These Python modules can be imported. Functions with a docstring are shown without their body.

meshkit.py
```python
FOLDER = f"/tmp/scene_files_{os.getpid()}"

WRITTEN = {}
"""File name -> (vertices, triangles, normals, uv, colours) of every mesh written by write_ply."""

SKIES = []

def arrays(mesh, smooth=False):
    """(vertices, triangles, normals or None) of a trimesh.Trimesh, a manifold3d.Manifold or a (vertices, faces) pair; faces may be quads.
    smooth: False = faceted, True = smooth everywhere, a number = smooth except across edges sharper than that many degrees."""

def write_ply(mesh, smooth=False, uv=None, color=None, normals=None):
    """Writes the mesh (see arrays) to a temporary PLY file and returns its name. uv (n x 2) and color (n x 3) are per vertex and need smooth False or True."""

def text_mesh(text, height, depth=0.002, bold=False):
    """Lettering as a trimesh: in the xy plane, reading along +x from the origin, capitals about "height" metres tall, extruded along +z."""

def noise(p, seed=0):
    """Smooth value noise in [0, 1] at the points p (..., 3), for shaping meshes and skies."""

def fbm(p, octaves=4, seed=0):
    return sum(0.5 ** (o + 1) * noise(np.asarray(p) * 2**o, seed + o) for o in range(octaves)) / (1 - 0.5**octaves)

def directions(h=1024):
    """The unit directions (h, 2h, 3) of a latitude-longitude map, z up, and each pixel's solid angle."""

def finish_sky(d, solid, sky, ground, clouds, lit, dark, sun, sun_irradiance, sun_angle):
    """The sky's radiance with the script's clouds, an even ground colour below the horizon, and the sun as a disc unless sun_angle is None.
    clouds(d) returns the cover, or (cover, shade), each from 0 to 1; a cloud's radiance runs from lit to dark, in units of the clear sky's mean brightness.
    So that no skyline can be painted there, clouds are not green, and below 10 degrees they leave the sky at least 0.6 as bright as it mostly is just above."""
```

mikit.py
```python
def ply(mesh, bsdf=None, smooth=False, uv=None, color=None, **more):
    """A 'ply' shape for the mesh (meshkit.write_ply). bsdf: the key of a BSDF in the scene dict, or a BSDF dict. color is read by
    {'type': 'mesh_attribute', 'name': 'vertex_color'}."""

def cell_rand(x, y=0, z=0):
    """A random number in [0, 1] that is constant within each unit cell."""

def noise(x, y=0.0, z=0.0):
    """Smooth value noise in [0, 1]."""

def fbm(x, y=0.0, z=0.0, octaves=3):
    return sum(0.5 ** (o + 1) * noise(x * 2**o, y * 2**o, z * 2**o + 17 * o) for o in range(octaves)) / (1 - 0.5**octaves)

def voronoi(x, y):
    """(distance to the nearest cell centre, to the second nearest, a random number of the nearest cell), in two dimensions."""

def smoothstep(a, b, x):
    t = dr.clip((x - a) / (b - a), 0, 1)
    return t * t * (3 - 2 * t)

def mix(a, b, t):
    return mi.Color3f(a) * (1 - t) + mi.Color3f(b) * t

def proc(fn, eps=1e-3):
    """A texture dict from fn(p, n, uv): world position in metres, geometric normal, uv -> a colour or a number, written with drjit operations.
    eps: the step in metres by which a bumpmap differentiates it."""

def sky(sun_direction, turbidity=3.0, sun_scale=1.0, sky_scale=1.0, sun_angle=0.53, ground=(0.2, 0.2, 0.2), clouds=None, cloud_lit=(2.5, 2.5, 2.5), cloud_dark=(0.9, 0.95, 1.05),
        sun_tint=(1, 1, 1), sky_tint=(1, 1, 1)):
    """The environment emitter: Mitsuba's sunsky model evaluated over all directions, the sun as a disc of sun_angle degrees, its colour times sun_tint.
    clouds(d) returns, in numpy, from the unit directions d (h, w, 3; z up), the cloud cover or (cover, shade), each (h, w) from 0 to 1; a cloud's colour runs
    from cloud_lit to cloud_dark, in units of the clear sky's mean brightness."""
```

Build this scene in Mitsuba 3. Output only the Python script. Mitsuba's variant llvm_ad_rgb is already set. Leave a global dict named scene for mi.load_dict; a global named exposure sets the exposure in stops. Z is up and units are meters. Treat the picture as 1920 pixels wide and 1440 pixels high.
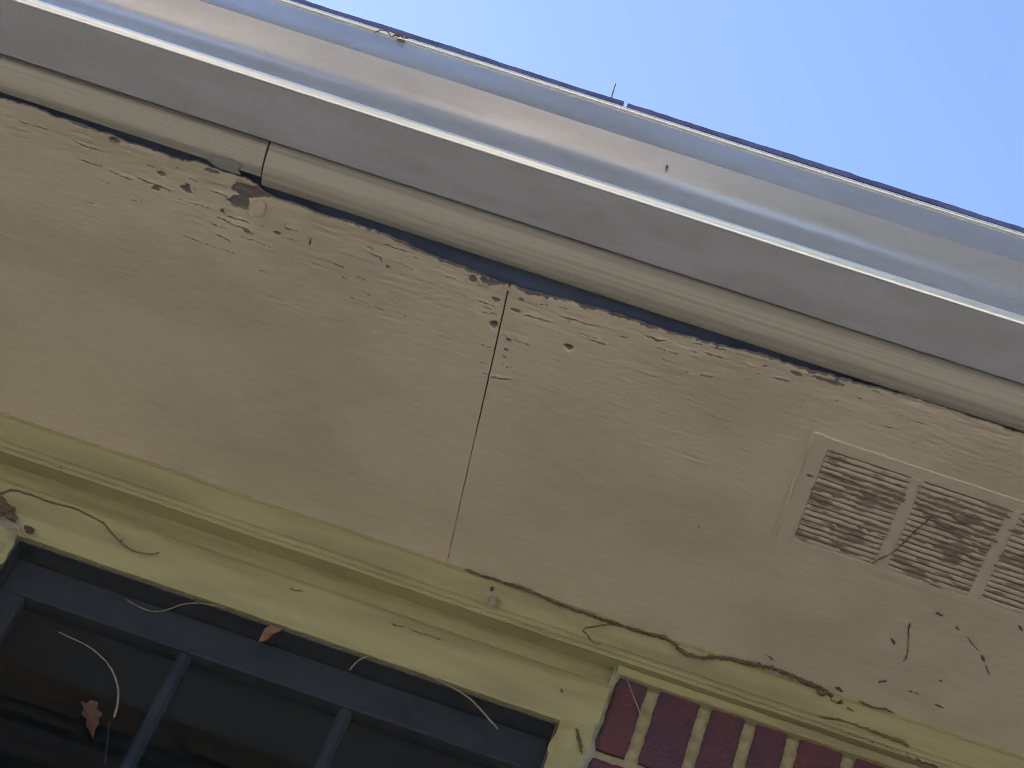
import math, random
import numpy as np
import trimesh
import mitsuba as mi
import drjit as dr
import mikit, meshkit
from mikit import noise, fbm, smoothstep, mix

T = mi.ScalarTransform4f
scene, labels = {'type': 'scene'}, {}
rng = np.random.default_rng(7)
random.seed(7)

# ---------------------------------------------------------------- camera, daylight, exposure
EYE = np.array([0.0, -2.35, 1.6])
scene['camera'] = {
    'type': 'perspective', 'fov': 25.33, 'fov_axis': 'x', 'near_clip': 0.05, 'far_clip': 2000.0,
    'to_world': T().look_at(origin=EYE.tolist(), target=(EYE + [-0.090325, 0.695668, 0.712662]).tolist(), up=[-0.311387, -0.699438, 0.643292]),
}
SUN = (-0.73, 0.38, 0.68)
exposure = 3.42
scene['sky'] = mikit.sky(SUN, turbidity=3.0, ground=(0.2, 0.19, 0.16), sky_tint=(1.07, 1.02, 1.06), sun_tint=(0.98, 1.0, 1.03))
labels['sky'] = {'kind': 'structure'}

# ---------------------------------------------------------------- materials
def bsdf(name, d):
    scene[name + '_finish'] = {'type': 'twosided', 'bsdf': d} if d['type'] not in ('thindielectric', 'dielectric', 'principledthin') else d

def painted(name, base, dark, scale=14.0, amount=0.5, rough=0.55, spec=0.3, stretch=(1, 1, 1), grain=0.06):
    def fn(p, n, uv):
        a = fbm(p.x * scale * stretch[0], p.y * scale * stretch[1], p.z * scale * stretch[2], 4)
        b = noise(p.x * 900, p.y * 900, p.z * 900)
        t = smoothstep(0.35, 0.8, a) * amount
        return mix(base, dark, t) * (1 - grain + 2 * grain * b)
    bsdf(name, {'type': 'principled', 'base_color': mikit.proc(fn), 'roughness': rough, 'specular': spec})

def soffit_color(p, n, uv):
    a = fbm(p.x * 6, p.y * 8, 0.0, 6)
    g = noise(p.x * 60, p.y * 420, 3.0)
    b = noise(p.x * 1100, p.y * 1100, 7.0)
    c = mix((0.565, 0.512, 0.418), (0.495, 0.447, 0.36), smoothstep(0.3, 0.75, a))
    return c * (0.90 + 0.10 * g + 0.10 * b)
bsdf('soffit_paint', {'type': 'principled', 'base_color': mikit.proc(soffit_color), 'roughness': 0.6, 'specular': 0.25})

def bare_color(p, n, uv):
    g = fbm(p.x * 40, p.y * 600, 0.0, 3)
    return mix((0.11, 0.10, 0.10), (0.25, 0.225, 0.215), g)
bsdf('bare_wood', {'type': 'diffuse', 'reflectance': mikit.proc(bare_color)})

def edge_color(p, n, uv):
    g = fbm(p.x * 60, p.y * 300, p.z * 900, 3)
    return mix((0.11, 0.105, 0.14), (0.26, 0.235, 0.24), g)
bsdf('board_edge', {'type': 'diffuse', 'reflectance': mikit.proc(edge_color)})

painted('trim_paint', (0.285, 0.268, 0.150), (0.205, 0.187, 0.110), 14, 0.9, 0.5, 0.3, (0.5, 3, 3))
painted('mould_paint', (0.39, 0.375, 0.335), (0.27, 0.255, 0.23), 16, 0.8, 0.6, 0.25, (0.10, 18, 18))
painted('caulk_paint', (0.25, 0.26, 0.22), (0.17, 0.18, 0.16), 40, 0.8, 0.6)
painted('pale_chip', (0.62, 0.55, 0.44), (0.54, 0.48, 0.38), 60, 0.6, 0.6)
painted('primer_grey', (0.27, 0.27, 0.28), (0.21, 0.21, 0.225), 60, 0.7, 0.7)
painted('haze_board', (0.12, 0.165, 0.27), (0.08, 0.11, 0.185), 20, 0.8, 0.8)  # bluish veil over the dark gap, painted into the board colour
painted('sash_paint', (0.095, 0.092, 0.090), (0.063, 0.062, 0.062), 20, 0.8, 0.5)
painted('room_wall', (0.26, 0.23, 0.19), (0.22, 0.195, 0.16), 5, 0.8, 0.9)
painted('guard_metal', (0.10, 0.10, 0.21), (0.06, 0.06, 0.13), 60, 0.8, 0.5)
painted('roof_felt', (0.07, 0.065, 0.06), (0.05, 0.045, 0.045), 6, 0.8, 0.9)
painted('far_siding', (0.82, 0.72, 0.54), (0.78, 0.68, 0.50), 2, 0.6, 0.7)
painted('far_roof', (0.10, 0.08, 0.075), (0.07, 0.06, 0.055), 2, 0.6, 0.9)
painted('far_window', (0.05, 0.06, 0.07), (0.04, 0.05, 0.06), 2, 0.6, 0.2, 0.5)
painted('bark', (0.13, 0.10, 0.075), (0.08, 0.06, 0.05), 8, 0.8, 0.9)
painted('husk', (0.11, 0.08, 0.06), (0.06, 0.044, 0.036), 300, 0.8, 0.8)
painted('twig_dark', (0.135, 0.10, 0.075), (0.06, 0.043, 0.033), 200, 0.8, 0.85)
painted('twig_pale', (0.22, 0.185, 0.15), (0.14, 0.105, 0.08), 200, 0.8, 0.8)
painted('leaf_dry', (0.17, 0.10, 0.065), (0.11, 0.06, 0.04), 120, 0.8, 0.7)
painted('seed_red', (0.085, 0.040, 0.030), (0.055, 0.028, 0.024), 300, 0.8, 0.7)
painted('web_silk', (0.30, 0.31, 0.36), (0.24, 0.24, 0.28), 80, 0.5, 0.9)
painted('cocoon_silk', (0.30, 0.26, 0.24), (0.15, 0.12, 0.11), 250, 0.9, 0.8, 0.2, (2, 2, 0.6))

def gutter_color(p, n, uv):
    a = fbm(p.x * 9, p.y * 30, p.z * 30, 4)
    s = smoothstep(0.60, 0.72, fbm(p.x * 55 + 5, p.y * 90, p.z * 90, 4))
    return mix((0.435, 0.45, 0.515), (0.40, 0.408, 0.46), smoothstep(0.3, 0.7, a)) * (1 - 0.035 * s) * (0.96 + 0.08 * noise(p.x * 500, p.y * 500, p.z * 500))
bsdf('gutter_metal', {'type': 'principled', 'base_color': mikit.proc(gutter_color), 'roughness': 0.19, 'metallic': 0.42, 'specular': 0.5})
bsdf('gutter_underside', {'type': 'principled', 'base_color': mikit.proc(gutter_color), 'roughness': 0.5, 'specular': 0.4})

def vent_color(p, n, uv):
    d = smoothstep(0.56, 0.66, fbm(p.x * 34, p.y * 90, 1.0, 4))
    c = mix((0.555, 0.502, 0.41), (0.30, 0.25, 0.205), d)
    return c * (0.92 + 0.16 * noise(p.x * 700, p.y * 900, 0.0))
bsdf('vent_paint', {'type': 'principled', 'base_color': mikit.proc(vent_color), 'roughness': 0.6, 'specular': 0.25})
def frame_color(p, n, uv):
    return mix((0.56, 0.507, 0.414), (0.50, 0.453, 0.366), fbm(p.x * 30, p.y * 30, 0.0, 3)) * (0.95 + 0.1 * noise(p.x * 900, p.y * 900, 0.0))
bsdf('vent_frame', {'type': 'principled', 'base_color': mikit.proc(frame_color), 'roughness': 0.6, 'specular': 0.25})
bsdf('vent_dirt', {'type': 'diffuse', 'reflectance': {'type': 'rgb', 'value': [0.20, 0.165, 0.145]}})

def brick_color(k):
    base = [(0.092, 0.046, 0.066), (0.080, 0.043, 0.068), (0.102, 0.049, 0.060)][k]
    def fn(p, n, uv):
        a = fbm(p.x * 45, p.y * 45, p.z * 30 + 9 * k, 4)
        s = noise(p.x * 380, p.y * 380, p.z * 900)
        return mix(base, (0.052, 0.042, 0.075), 0.55 * smoothstep(0.35, 0.75, a)) * (0.72 + 0.56 * s)
    return fn
for k in range(3):
    bsdf(f'brick_face_{k}', {'type': 'diffuse', 'reflectance': mikit.proc(brick_color(k))})

def mortar_color(p, n, uv):
    a = fbm(p.x * 70, p.y * 70, p.z * 70, 4)
    return mix((0.30, 0.27, 0.18), (0.22, 0.195, 0.135), smoothstep(0.3, 0.75, a)) * (0.85 + 0.3 * noise(p.x * 600, p.y * 600, p.z * 600))
bsdf('mortar', {'type': 'diffuse', 'reflectance': mikit.proc(mortar_color)})

bsdf('pane_glass', {'type': 'thindielectric', 'int_ior': 1.27, 'specular_transmittance': {'type': 'rgb', 'value': [0.68, 0.74, 0.80]}})
bsdf('highlight_paint', {'type': 'principled', 'base_color': {'type': 'rgb', 'value': [0.82, 0.84, 0.86]}, 'roughness': 0.18, 'metallic': 0.45, 'specular': 0.5})  # brighter copy of the gutter metal: edge highlight put into the colour
bsdf('glass', {'type': 'thindielectric', 'int_ior': 1.27, 'specular_transmittance': {'type': 'rgb', 'value': [0.48, 0.58, 0.72]}})

def ground_color(p, n, uv):
    a = fbm(p.x * 0.9, p.y * 0.9, 0.0, 5)
    b = noise(p.x * 23, p.y * 23, 0.0)
    return mix((0.15, 0.16, 0.055), (0.24, 0.20, 0.10), smoothstep(0.35, 0.65, a)) * (0.7 + 0.6 * b)
bsdf('lawn_mat', {'type': 'diffuse', 'reflectance': mikit.proc(ground_color)})

def road_color(p, n, uv):
    a = fbm(p.x * 0.7, p.y * 0.7, 0.0, 5)
    return mix((0.31, 0.32, 0.335), (0.25, 0.26, 0.275), a) * (0.85 + 0.3 * noise(p.x * 90, p.y * 90, 0.0))
bsdf('road_mat', {'type': 'diffuse', 'reflectance': mikit.proc(road_color)})
bsdf('bounce_mat', {'type': 'diffuse', 'reflectance': {'type': 'rgb', 'value': [0.47, 0.49, 0.53]}})
scene['leaf_green_finish'] = {'type': 'twosided', 'bsdf': {'type': 'diffuse', 'reflectance': {'type': 'rgb', 'value': [0.055, 0.085, 0.03]}}}

# ---------------------------------------------------------------- helpers
used = {}
def key(name, parent=None):
    full = (parent + '__' if parent else '') + name
    n = used.get(full, -1) + 1
    used[full] = n
    return full if n == 0 else f'{full}_{n:03d}'

def add(name, mesh, mat, parent=None, smooth=False, label=None, cat=None, group=None, kind=None):
    k = key(name, parent)
    scene[k] = mikit.ply(mesh, mat + '_finish', smooth=smooth)
    tag(k, label, cat, group, kind)
    return k

def tag(k, label=None, cat=None, group=None, kind=None):
    d = {a: b for a, b in (('label', label), ('category', cat), ('group', group), ('kind', kind)) if b}
    if d:
        labels[k] = {**labels.get(k, {}), **d}

def thing(name, label, cat, group=None):
    k = key(name)
    tag(k, label, cat, group)
    return k

def box(x0, x1, y0, y1, z0, z1, bev=0.0):
    m = trimesh.creation.box(extents=(x1 - x0, y1 - y0, z1 - z0))
    if bev > 0:
        c = np.array(m.vertices)
        pts = []
        e = np.array([x1 - x0, y1 - y0, z1 - z0]) / 2
        for v in c:
            s = np.sign(v)
            for a in range(3):
                q = s * (e - bev)
                q[a] = s[a] * e[a]
                pts.append(q)
        m = trimesh.Trimesh(pts, process=False).convex_hull
    m.apply_translation(((x0 + x1) / 2, (y0 + y1) / 2, (z0 + z1) / 2))
    return m

def extrude_x(profile, xs, closed=True, caps=True, disp=None):
    """A cross-section of (y, z) points carried along x; disp(x, i) may return a (dy, dz) for each."""
    p = np.asarray(profile, float)
    n, m = len(p), len(xs)
    v = np.zeros((m, n, 3))
    v[:, :, 0] = np.asarray(xs)[:, None]
    v[:, :, 1:] = p[None]
    if disp is not None:
        v = disp(v)
    f = []
    for a in range(m - 1):
        for b in range(n if closed else n - 1):
            c = (b + 1) % n
            f += [[a * n + b, a * n + c, (a + 1) * n + c], [a * n + b, (a + 1) * n + c, (a + 1) * n + b]]
    v = v.reshape(-1, 3)
    if closed and caps:
        from shapely.geometry import Polygon
        try:
            pv, pf = trimesh.creation.triangulate_polygon(Polygon(p), engine='earcut')
            tree = [int(np.argmin(((p - q) ** 2).sum(1))) for q in pv]
            for t in pf:
                t = [tree[i] for i in t]
                f.append(t[::-1])
                f.append([(m - 1) * n + i for i in t])
        except Exception:
            for off in (0, (m - 1) * n):
                f += [[off, off + i, off + i + 1] for i in range(1, n - 1)]
    return trimesh.Trimesh(v, f, process=False)

def smooth_line(pts, step):
    p = np.asarray(pts, float)
    if len(p) < 3:
        n = max(3, int(np.linalg.norm(p[1] - p[0]) / step))
        return p[0] + (p[1] - p[0]) * np.linspace(0, 1, n)[:, None]
    q = np.vstack([2 * p[0] - p[1], p, 2 * p[-1] - p[-2]])
    out = []
    for i in range(1, len(q) - 2):
        n = max(2, int(np.linalg.norm(q[i + 1] - q[i]) / step))
        t = np.linspace(0, 1, n, endpoint=False)[:, None]
        a, b, c, d = q[i - 1], q[i], q[i + 1], q[i + 2]
        out.append(0.5 * (2 * b + (c - a) * t + (2 * a - 5 * b + 4 * c - d) * t ** 2 + (3 * b - a - 3 * c + d) * t ** 3))
    return np.vstack(out + [p[-1:]])

def tube(pts, r0, r1, sides=7, step=0.004, rough=0.25, seed=1):
    p = smooth_line(pts, step)
    g = np.random.default_rng(seed)
    n = len(p)
    t = np.gradient(p, axis=0)
    t /= np.linalg.norm(t, axis=1, keepdims=True) + 1e-12
    a = np.cross(t, np.where(np.abs(t[:, 2:]) < 0.9, [[0, 0, 1.0]], [[1.0, 0, 0]]))
    a /= np.linalg.norm(a, axis=1, keepdims=True) + 1e-12
    b = np.cross(t, a)
    p = p + g.normal(0, 1, (n, 3)) * 0.15 * r0 * rough * 4
    r = np.linspace(r0, r1, n)[:, None] * (1 + rough * g.normal(0, 1, (n, sides)).clip(-2, 2))
    r[0] *= 0.3
    r[-1] *= 0.2
    w = np.arange(sides) * 2 * np.pi / sides
    v = p[:, None] + r[..., None] * (np.cos(w)[None, :, None] * a[:, None] + np.sin(w)[None, :, None] * b[:, None])
    f = []
    for i in range(n - 1):
        for j in range(sides):
            k = (j + 1) % sides
            f += [[i * sides + j, i * sides + k, (i + 1) * sides + k], [i * sides + j, (i + 1) * sides + k, (i + 1) * sides + j]]
    f += [[0, j + 1, j] for j in range(1, sides - 1)]
    o = (n - 1) * sides
    f += [[o, o + j, o + j + 1] for j in range(1, sides - 1)]
    return trimesh.Trimesh(v.reshape(-1, 3), f, process=False)

def join(ms):
    return trimesh.util.concatenate([m for m in ms])

def lump(c, e, seed, rough=0.25, sub=2, dirx=None):
    """A ragged ellipsoid with half-axes e, its first axis along dirx."""
    m = trimesh.creation.icosphere(subdivisions=sub)
    v = np.array(m.vertices)
    q = meshkit.noise(v * 1.7 + seed * 3.1) if hasattr(meshkit, 'noise') else np.zeros(len(v))
    v = v * (1 + rough * (2 * np.asarray(q).reshape(-1)[:, None] - 1)) * np.asarray(e)
    if dirx is not None:
        x = np.asarray(dirx, float)
        x /= np.linalg.norm(x)
        z = np.array([0, 0, 1.0])
        y = np.cross(z, x)
        y /= np.linalg.norm(y) + 1e-9
        z = np.cross(x, y)
        v = v @ np.array([x, y, z])
    return trimesh.Trimesh(v + np.asarray(c), m.faces, process=False)

def vnoise(x, y, seed=0.0):
    """Smooth value noise in numpy, -1 to 1."""
    x, y = np.asarray(x, float) + seed * 17.3, np.asarray(y, float) + seed * 5.1
    xi, yi = np.floor(x), np.floor(y)
    tx, ty = x - xi, y - yi
    tx, ty = tx * tx * (3 - 2 * tx), ty * ty * (3 - 2 * ty)
    def h(a, b):
        s = np.sin(a * 127.1 + b * 311.7) * 43758.5453
        return s - np.floor(s)
    v = (h(xi, yi) * (1 - tx) + h(xi + 1, yi) * tx) * (1 - ty) + (h(xi, yi + 1) * (1 - tx) + h(xi + 1, yi + 1) * tx) * ty
    return 2 * v - 1

# ---------------------------------------------------------------- ground, road, roof
ZS = 3.600          # underside of the soffit boards
add('lawn', trimesh.Trimesh([[-400, -400, 0], [400, -400, 0], [400, 400, 0], [-400, 400, 0]], [[0, 1, 2], [0, 2, 3]], process=False), 'lawn_mat', kind='structure')
add('road', box(-120, 120, -17.0, -8.0, -0.2, 0.004), 'road_mat', kind='structure')
add('added_paving', box(-9.0, 9.0, -7.4, -3.2, -0.2, 0.006), 'bounce_mat', kind='structure')  # pale paving added out of view to bounce light onto the soffit

roof = thing('roof', 'dark shingle roof of the house above the gutter', 'roof')
RZ, RY = 6.1, 4.6
add('front_slope', trimesh.Trimesh([[-8, -0.655, 3.745], [8, -0.655, 3.745], [8, RY, RZ], [-8, RY, RZ], [-8, -0.655, 3.725], [8, -0.655, 3.725], [8, RY, RZ - .02], [-8, RY, RZ - .02]],
    [[0, 1, 2], [0, 2, 3], [4, 6, 5], [4, 7, 6], [0, 5, 1], [0, 4, 5]], process=False), 'roof_felt', roof)
add('back_slope', trimesh.Trimesh([[-8, RY, RZ], [8, RY, RZ], [8, 9.9, 3.72], [-8, 9.9, 3.72]], [[0, 1, 2], [0, 2, 3]], process=False), 'roof_felt', roof)
for sx in (-8, 8):
    add('gable', trimesh.Trimesh([[sx, 0.1, 3.7], [sx, 9.2, 3.7], [sx, RY, RZ - .05], [sx, 0.1, 4.0], [sx, 9.2, 4.0]], [[0, 1, 2], [0, 2, 3], [1, 4, 2]], process=False), 'far_siding', roof)

# ---------------------------------------------------------------- brick wall with window opening
WX0, WX1, WZ1, WZ0 = -0.829, -0.072, 3.437, 2.25
wall = thing('brick_wall', 'dark purple brown brick wall with pale smeared mortar under the eave', 'wall')
BT = 3.556
def wall_sheet(y):
    x0, x1 = -8, 8
    a, b = -1.07, WX1 + 0.05
    ms = [box(x0, a, y, y + .2, 0, 3.75), box(b, x1, y, y + .2, 0, 3.75), box(a, b, y, y + .2, 0, WZ0 - .03), box(a, b, .021, y + .2, WZ1 + .035, 3.75)]
    return join(ms)
add('mortar', wall_sheet(0.0022), 'mortar', wall)
add('back_wall', join([box(-8, 8, 9.0, 9.2, 0, 3.75), box(-8, -7.8, 0.21, 9.0, 0, 3.75), box(7.8, 8, 0.21, 9.0, 0, 3.75), box(-8, 8, .21, 9, 3.74, 3.75)]), 'room_wall', wall)

def brick_mesh(x0, x1, z0, z1, seed, fine=True):
    """One brick: a chipped, slightly rounded block whose outline wanders."""
    nx, nz = (max(5, int((x1 - x0) / .0028)), max(5, int((z1 - z0) / .0028))) if fine else (2, 2)
    u, w = np.meshgrid(np.linspace(0, 1, nx), np.linspace(0, 1, nz), indexing='ij')
    x, z = x0 + u * (x1 - x0), z0 + w * (z1 - z0)
    e = np.minimum(np.minimum(u, 1 - u) * (x1 - x0), np.minimum(w, 1 - w) * (z1 - z0))
    y = -0.0048 + 0.0007 * vnoise(x * 160, z * 160, seed) + 0.0005 * vnoise(x * 40, z * 420, seed + 2) + 0.0022 * np.exp(-e / .0012)
    if fine:
        x = x + (0.0007 * vnoise(x * 30 + 3, z * 50, seed) + 0.0011 * vnoise(x * 40, z * 230, seed + 5)) * (np.abs(2 * u - 1) > .6)
        z = z + 0.0012 * vnoise(x * 200, z * 30 + 7, seed) * (np.abs(2 * w - 1) > .6)
    v = np.stack([x, y, z], -1).reshape(-1, 3)
    idx = np.arange(nx * nz).reshape(nx, nz)
    f = np.stack([idx[:-1, :-1], idx[1:, :-1], idx[1:, 1:], idx[:-1, 1:]], -1).reshape(-1, 4)
    f = np.vstack([f[:, [0, 1, 2]], f[:, [0, 2, 3]]])
    ring = np.concatenate([idx[:, 0], idx[-1, 1:], idx[-2::-1, -1], idx[0, -2:0:-1]])
    back = v[ring].copy()
    back[:, 1] = 0.03
    o = len(v)
    v = np.vstack([v, back])
    n = len(ring)
    g = [[ring[i], o + i, o + (i + 1) % n] for i in range(n)] + [[ring[i], o + (i + 1) % n, ring[(i + 1) % n]] for i in range(n)]
    return trimesh.Trimesh(v, np.vstack([f, g]), process=False)

# soldier course beside the window head: mortar joints as they stand in the wall
g = np.random.default_rng(3)
xj = [-0.018] + [0.0312, 0.103, 0.1656, 0.2252, 0.3005, 0.3663]
edges = []
for i in range(len(xj) - 1):
    edges.append((xj[i] + (0.0 if i == 0 else 0.0085), xj[i + 1] - 0.0085))
x = xj[-1]
while x < 1.35:
    edges.append((x + 0.0085, x + 0.059))
    x += 0.0675 + g.normal(0, .0015)
SB = 3.4165
for i, (a, b) in enumerate(edges):
    add('brick', brick_mesh(a, b, SB + g.normal(0, .0015), BT + 0.02, i + 1), f'brick_face_{g.integers(3)}', wall, smooth=35)
zc = SB - 0.0155
row = 0
extra = []
while zc > 0.2:
    z1, z0 = zc, zc - 0.057
    x = -0.020 if row % 2 == 0 else -0.020
    first = True
    while x < 1.35:
        w = 0.195 if not (first and row % 2) else 0.094
        if row < 4 and x < 0.8:
            add('brick', brick_mesh(x + .001, x + w, z0 + g.normal(0, .001), z1 + g.normal(0, .001), 40 + row * 9 + int(x * 20)), f'brick_face_{g.integers(3)}', wall, smooth=35)
        else:
            extra.append(box(x, x + w, -0.004, 0.03, z0, z1))
        x += w + 0.012
        first = False
    x = -1.075
    first = True
    while x > -2.2:
        w = 0.195 if not (first and row % 2) else 0.094
        extra.append(box(x - w, x, -0.004, 0.03, z0, z1))
        x -= w + 0.012
        first = False
    zc -= 0.069
    row += 1
x = -1.075
while x > -2.2:
    extra.append(box(x - .055, x, -.004, .03, SB, BT + .02))
    x -= 0.0675
add('brickwork', join(extra), 'brick_face_0', wall, kind='stuff')

# ---------------------------------------------------------------- window
win = thing('window', 'dark window with three top panes and pale yellow casing below the eave', 'window')
# head casing: flat fillet, shallow cove, rounded lower nose that turns down
board = [(0.02, 3.5535), (0.0035, 3.5535), (-0.0020, 3.5400), (-0.0105, 3.5120), (-0.0108, 3.500), (0.02, 3.500)]
head = [(0.02, 3.5145), (-0.0112, 3.5145), (-0.0150, 3.5110), (-0.0195, 3.5050), (-0.0215, 3.4990), (-0.0218, 3.492), (-0.0195, 3.476),
        (-0.0160, 3.460), (-0.0122, 3.450), (-0.0095, 3.447), (-0.0088, 3.4405), (-0.006, 3.437), (0.0150, 3.437), (0.030, 3.437), (0.030, 3.5145)]
def wob(amp, sx, sz):
    def d(v):
        n = vnoise(v[..., 0] * sx, v[..., 2] * sz + v[..., 1] * sz, 4)
        v[..., 1] += amp * n
        v[..., 2] += amp * 0.6 * vnoise(v[..., 0] * sx * 1.3 + 9, v[..., 1] * sz, 6)
        return v
    return d
add('frieze_board', extrude_x(board, np.linspace(-1.06, -0.0232, 160), disp=wob(.0006, 40, 150)), 'trim_paint', win, smooth=32)
add('mullion_post', box(-1.06, -0.879, -0.0085, .03, WZ0, 3.4365, .002), 'trim_paint', win)
add('head_casing', extrude_x(head, np.linspace(-1.06, -0.0235, 180), disp=wob(.0006, 40, 150)), 'trim_paint', win, smooth=32)
def side_prof(sgn, xi):
    # (x, y) cross-section from the opening outwards
    return [(xi + sgn * a, b) for a, b in ((0, 0.03), (0, -0.006), (0.003, -0.0088), (0.010, -0.0125), (0.020, -0.0158), (0.028, -0.0150), (0.034, -0.0118), (0.047, -0.0108), (0.0485, 0.03))]
def extrude_z(profile, zs, disp=None):
    m = extrude_x(profile, zs, disp=disp)
    v = np.array(m.vertices)
    return trimesh.Trimesh(v[:, [1, 2, 0]], m.faces, process=False)
for sgn, xi, nm in ((1, WX1, 'r'), (-1, WX0, 'l')):
    add('side_casing', extrude_z(side_prof(sgn, xi), np.linspace(WZ0, 3.4372, 220), disp=wob(.0006, 40, 150)), 'trim_paint', win, smooth=32)
add('sill', box(-0.90, 0.0, -0.045, 0.06, WZ0 - .04, WZ0, .006), 'trim_paint', win)
# ragged caulk between the right casing and the brick
zz = np.linspace(3.0, 3.552, 150)
cw = 0.0065 + 0.0035 * vnoise(zz * 38, 0 * zz, 2) + 0.0020 * vnoise(zz * 120, 0 * zz, 3)
cy = -0.0085 + 0.0012 * vnoise(zz * 60, 0 * zz, 8)
cv = np.concatenate([np.stack([0 * zz - 0.0275, cy - .0015, zz], 1), np.stack([-0.0245 + cw * .7, cy - .001, zz], 1), np.stack([-0.0235 + cw, 0 * zz + 0.006, zz], 1)])
n = len(zz)
cf = []
for a in (0, 1):
    for i in range(n - 1):
        cf += [[a * n + i, a * n + i + 1, (a + 1) * n + i + 1], [a * n + i, (a + 1) * n + i + 1, (a + 1) * n + i]]
add('caulk', trimesh.Trimesh(cv, cf, process=False), 'caulk_paint', win, smooth=True, label='ragged grey green caulk along the brick')
# flaking paint on the jambs
def flake_strip(x0, sgn, z0, z1, wmax, y, seed):
    z = np.linspace(z0, z1, 40)
    w = wmax * (0.55 + 0.45 * vnoise(z * 60, 0 * z, seed)) * np.sin(np.linspace(0.15, 3.0, 40)) ** 0.4
    v = np.concatenate([np.stack([x0 + 0 * z, y + 0 * z, z], 1), np.stack([x0 + sgn * w, y + .001 + 0 * z, z], 1), np.stack([x0 + sgn * w, y + .0035 + 0 * z, z], 1)])
    f = []
    for a in (0, 1):
        for i in range(39):
            f += [[a * 40 + i, a * 40 + i + 1, (a + 1) * 40 + i + 1], [a * 40 + i, (a + 1) * 40 + i + 1, (a + 1) * 40 + i]]
    return trimesh.Trimesh(v, f, process=False)
add('paint_flake', flake_strip(WX1 + .004, -1, 3.352, 3.412, 0.017, -0.0095, 5), 'trim_paint', win, smooth=True, label='curled pale paint flake on the right jamb')
add('paint_flake', flake_strip(WX0 - .004, 1, 3.36, 3.428, 0.012, -0.0095, 9), 'trim_paint', win, smooth=True, label='curled pale paint flake on the left jamb')
# jamb liners in the reveal
add('jamb', box(WX0 + .0005, WX1 - .0005, 0.0305, 0.075, 3.4375, 3.46), 'sash_paint', win)
add('jamb', box(WX0 + .002, WX1 - .002, 0.0, 0.0345, 3.4345, 3.4365), 'sash_paint', win)
for x0, x1 in ((WX0 + .0006, WX0 + .0035), (WX1 - .0035, WX1 - .0006)):
    add('jamb', box(x0, x1, 0.0, 0.075, WZ0 + .001, 3.434), 'sash_paint', win)
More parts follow.
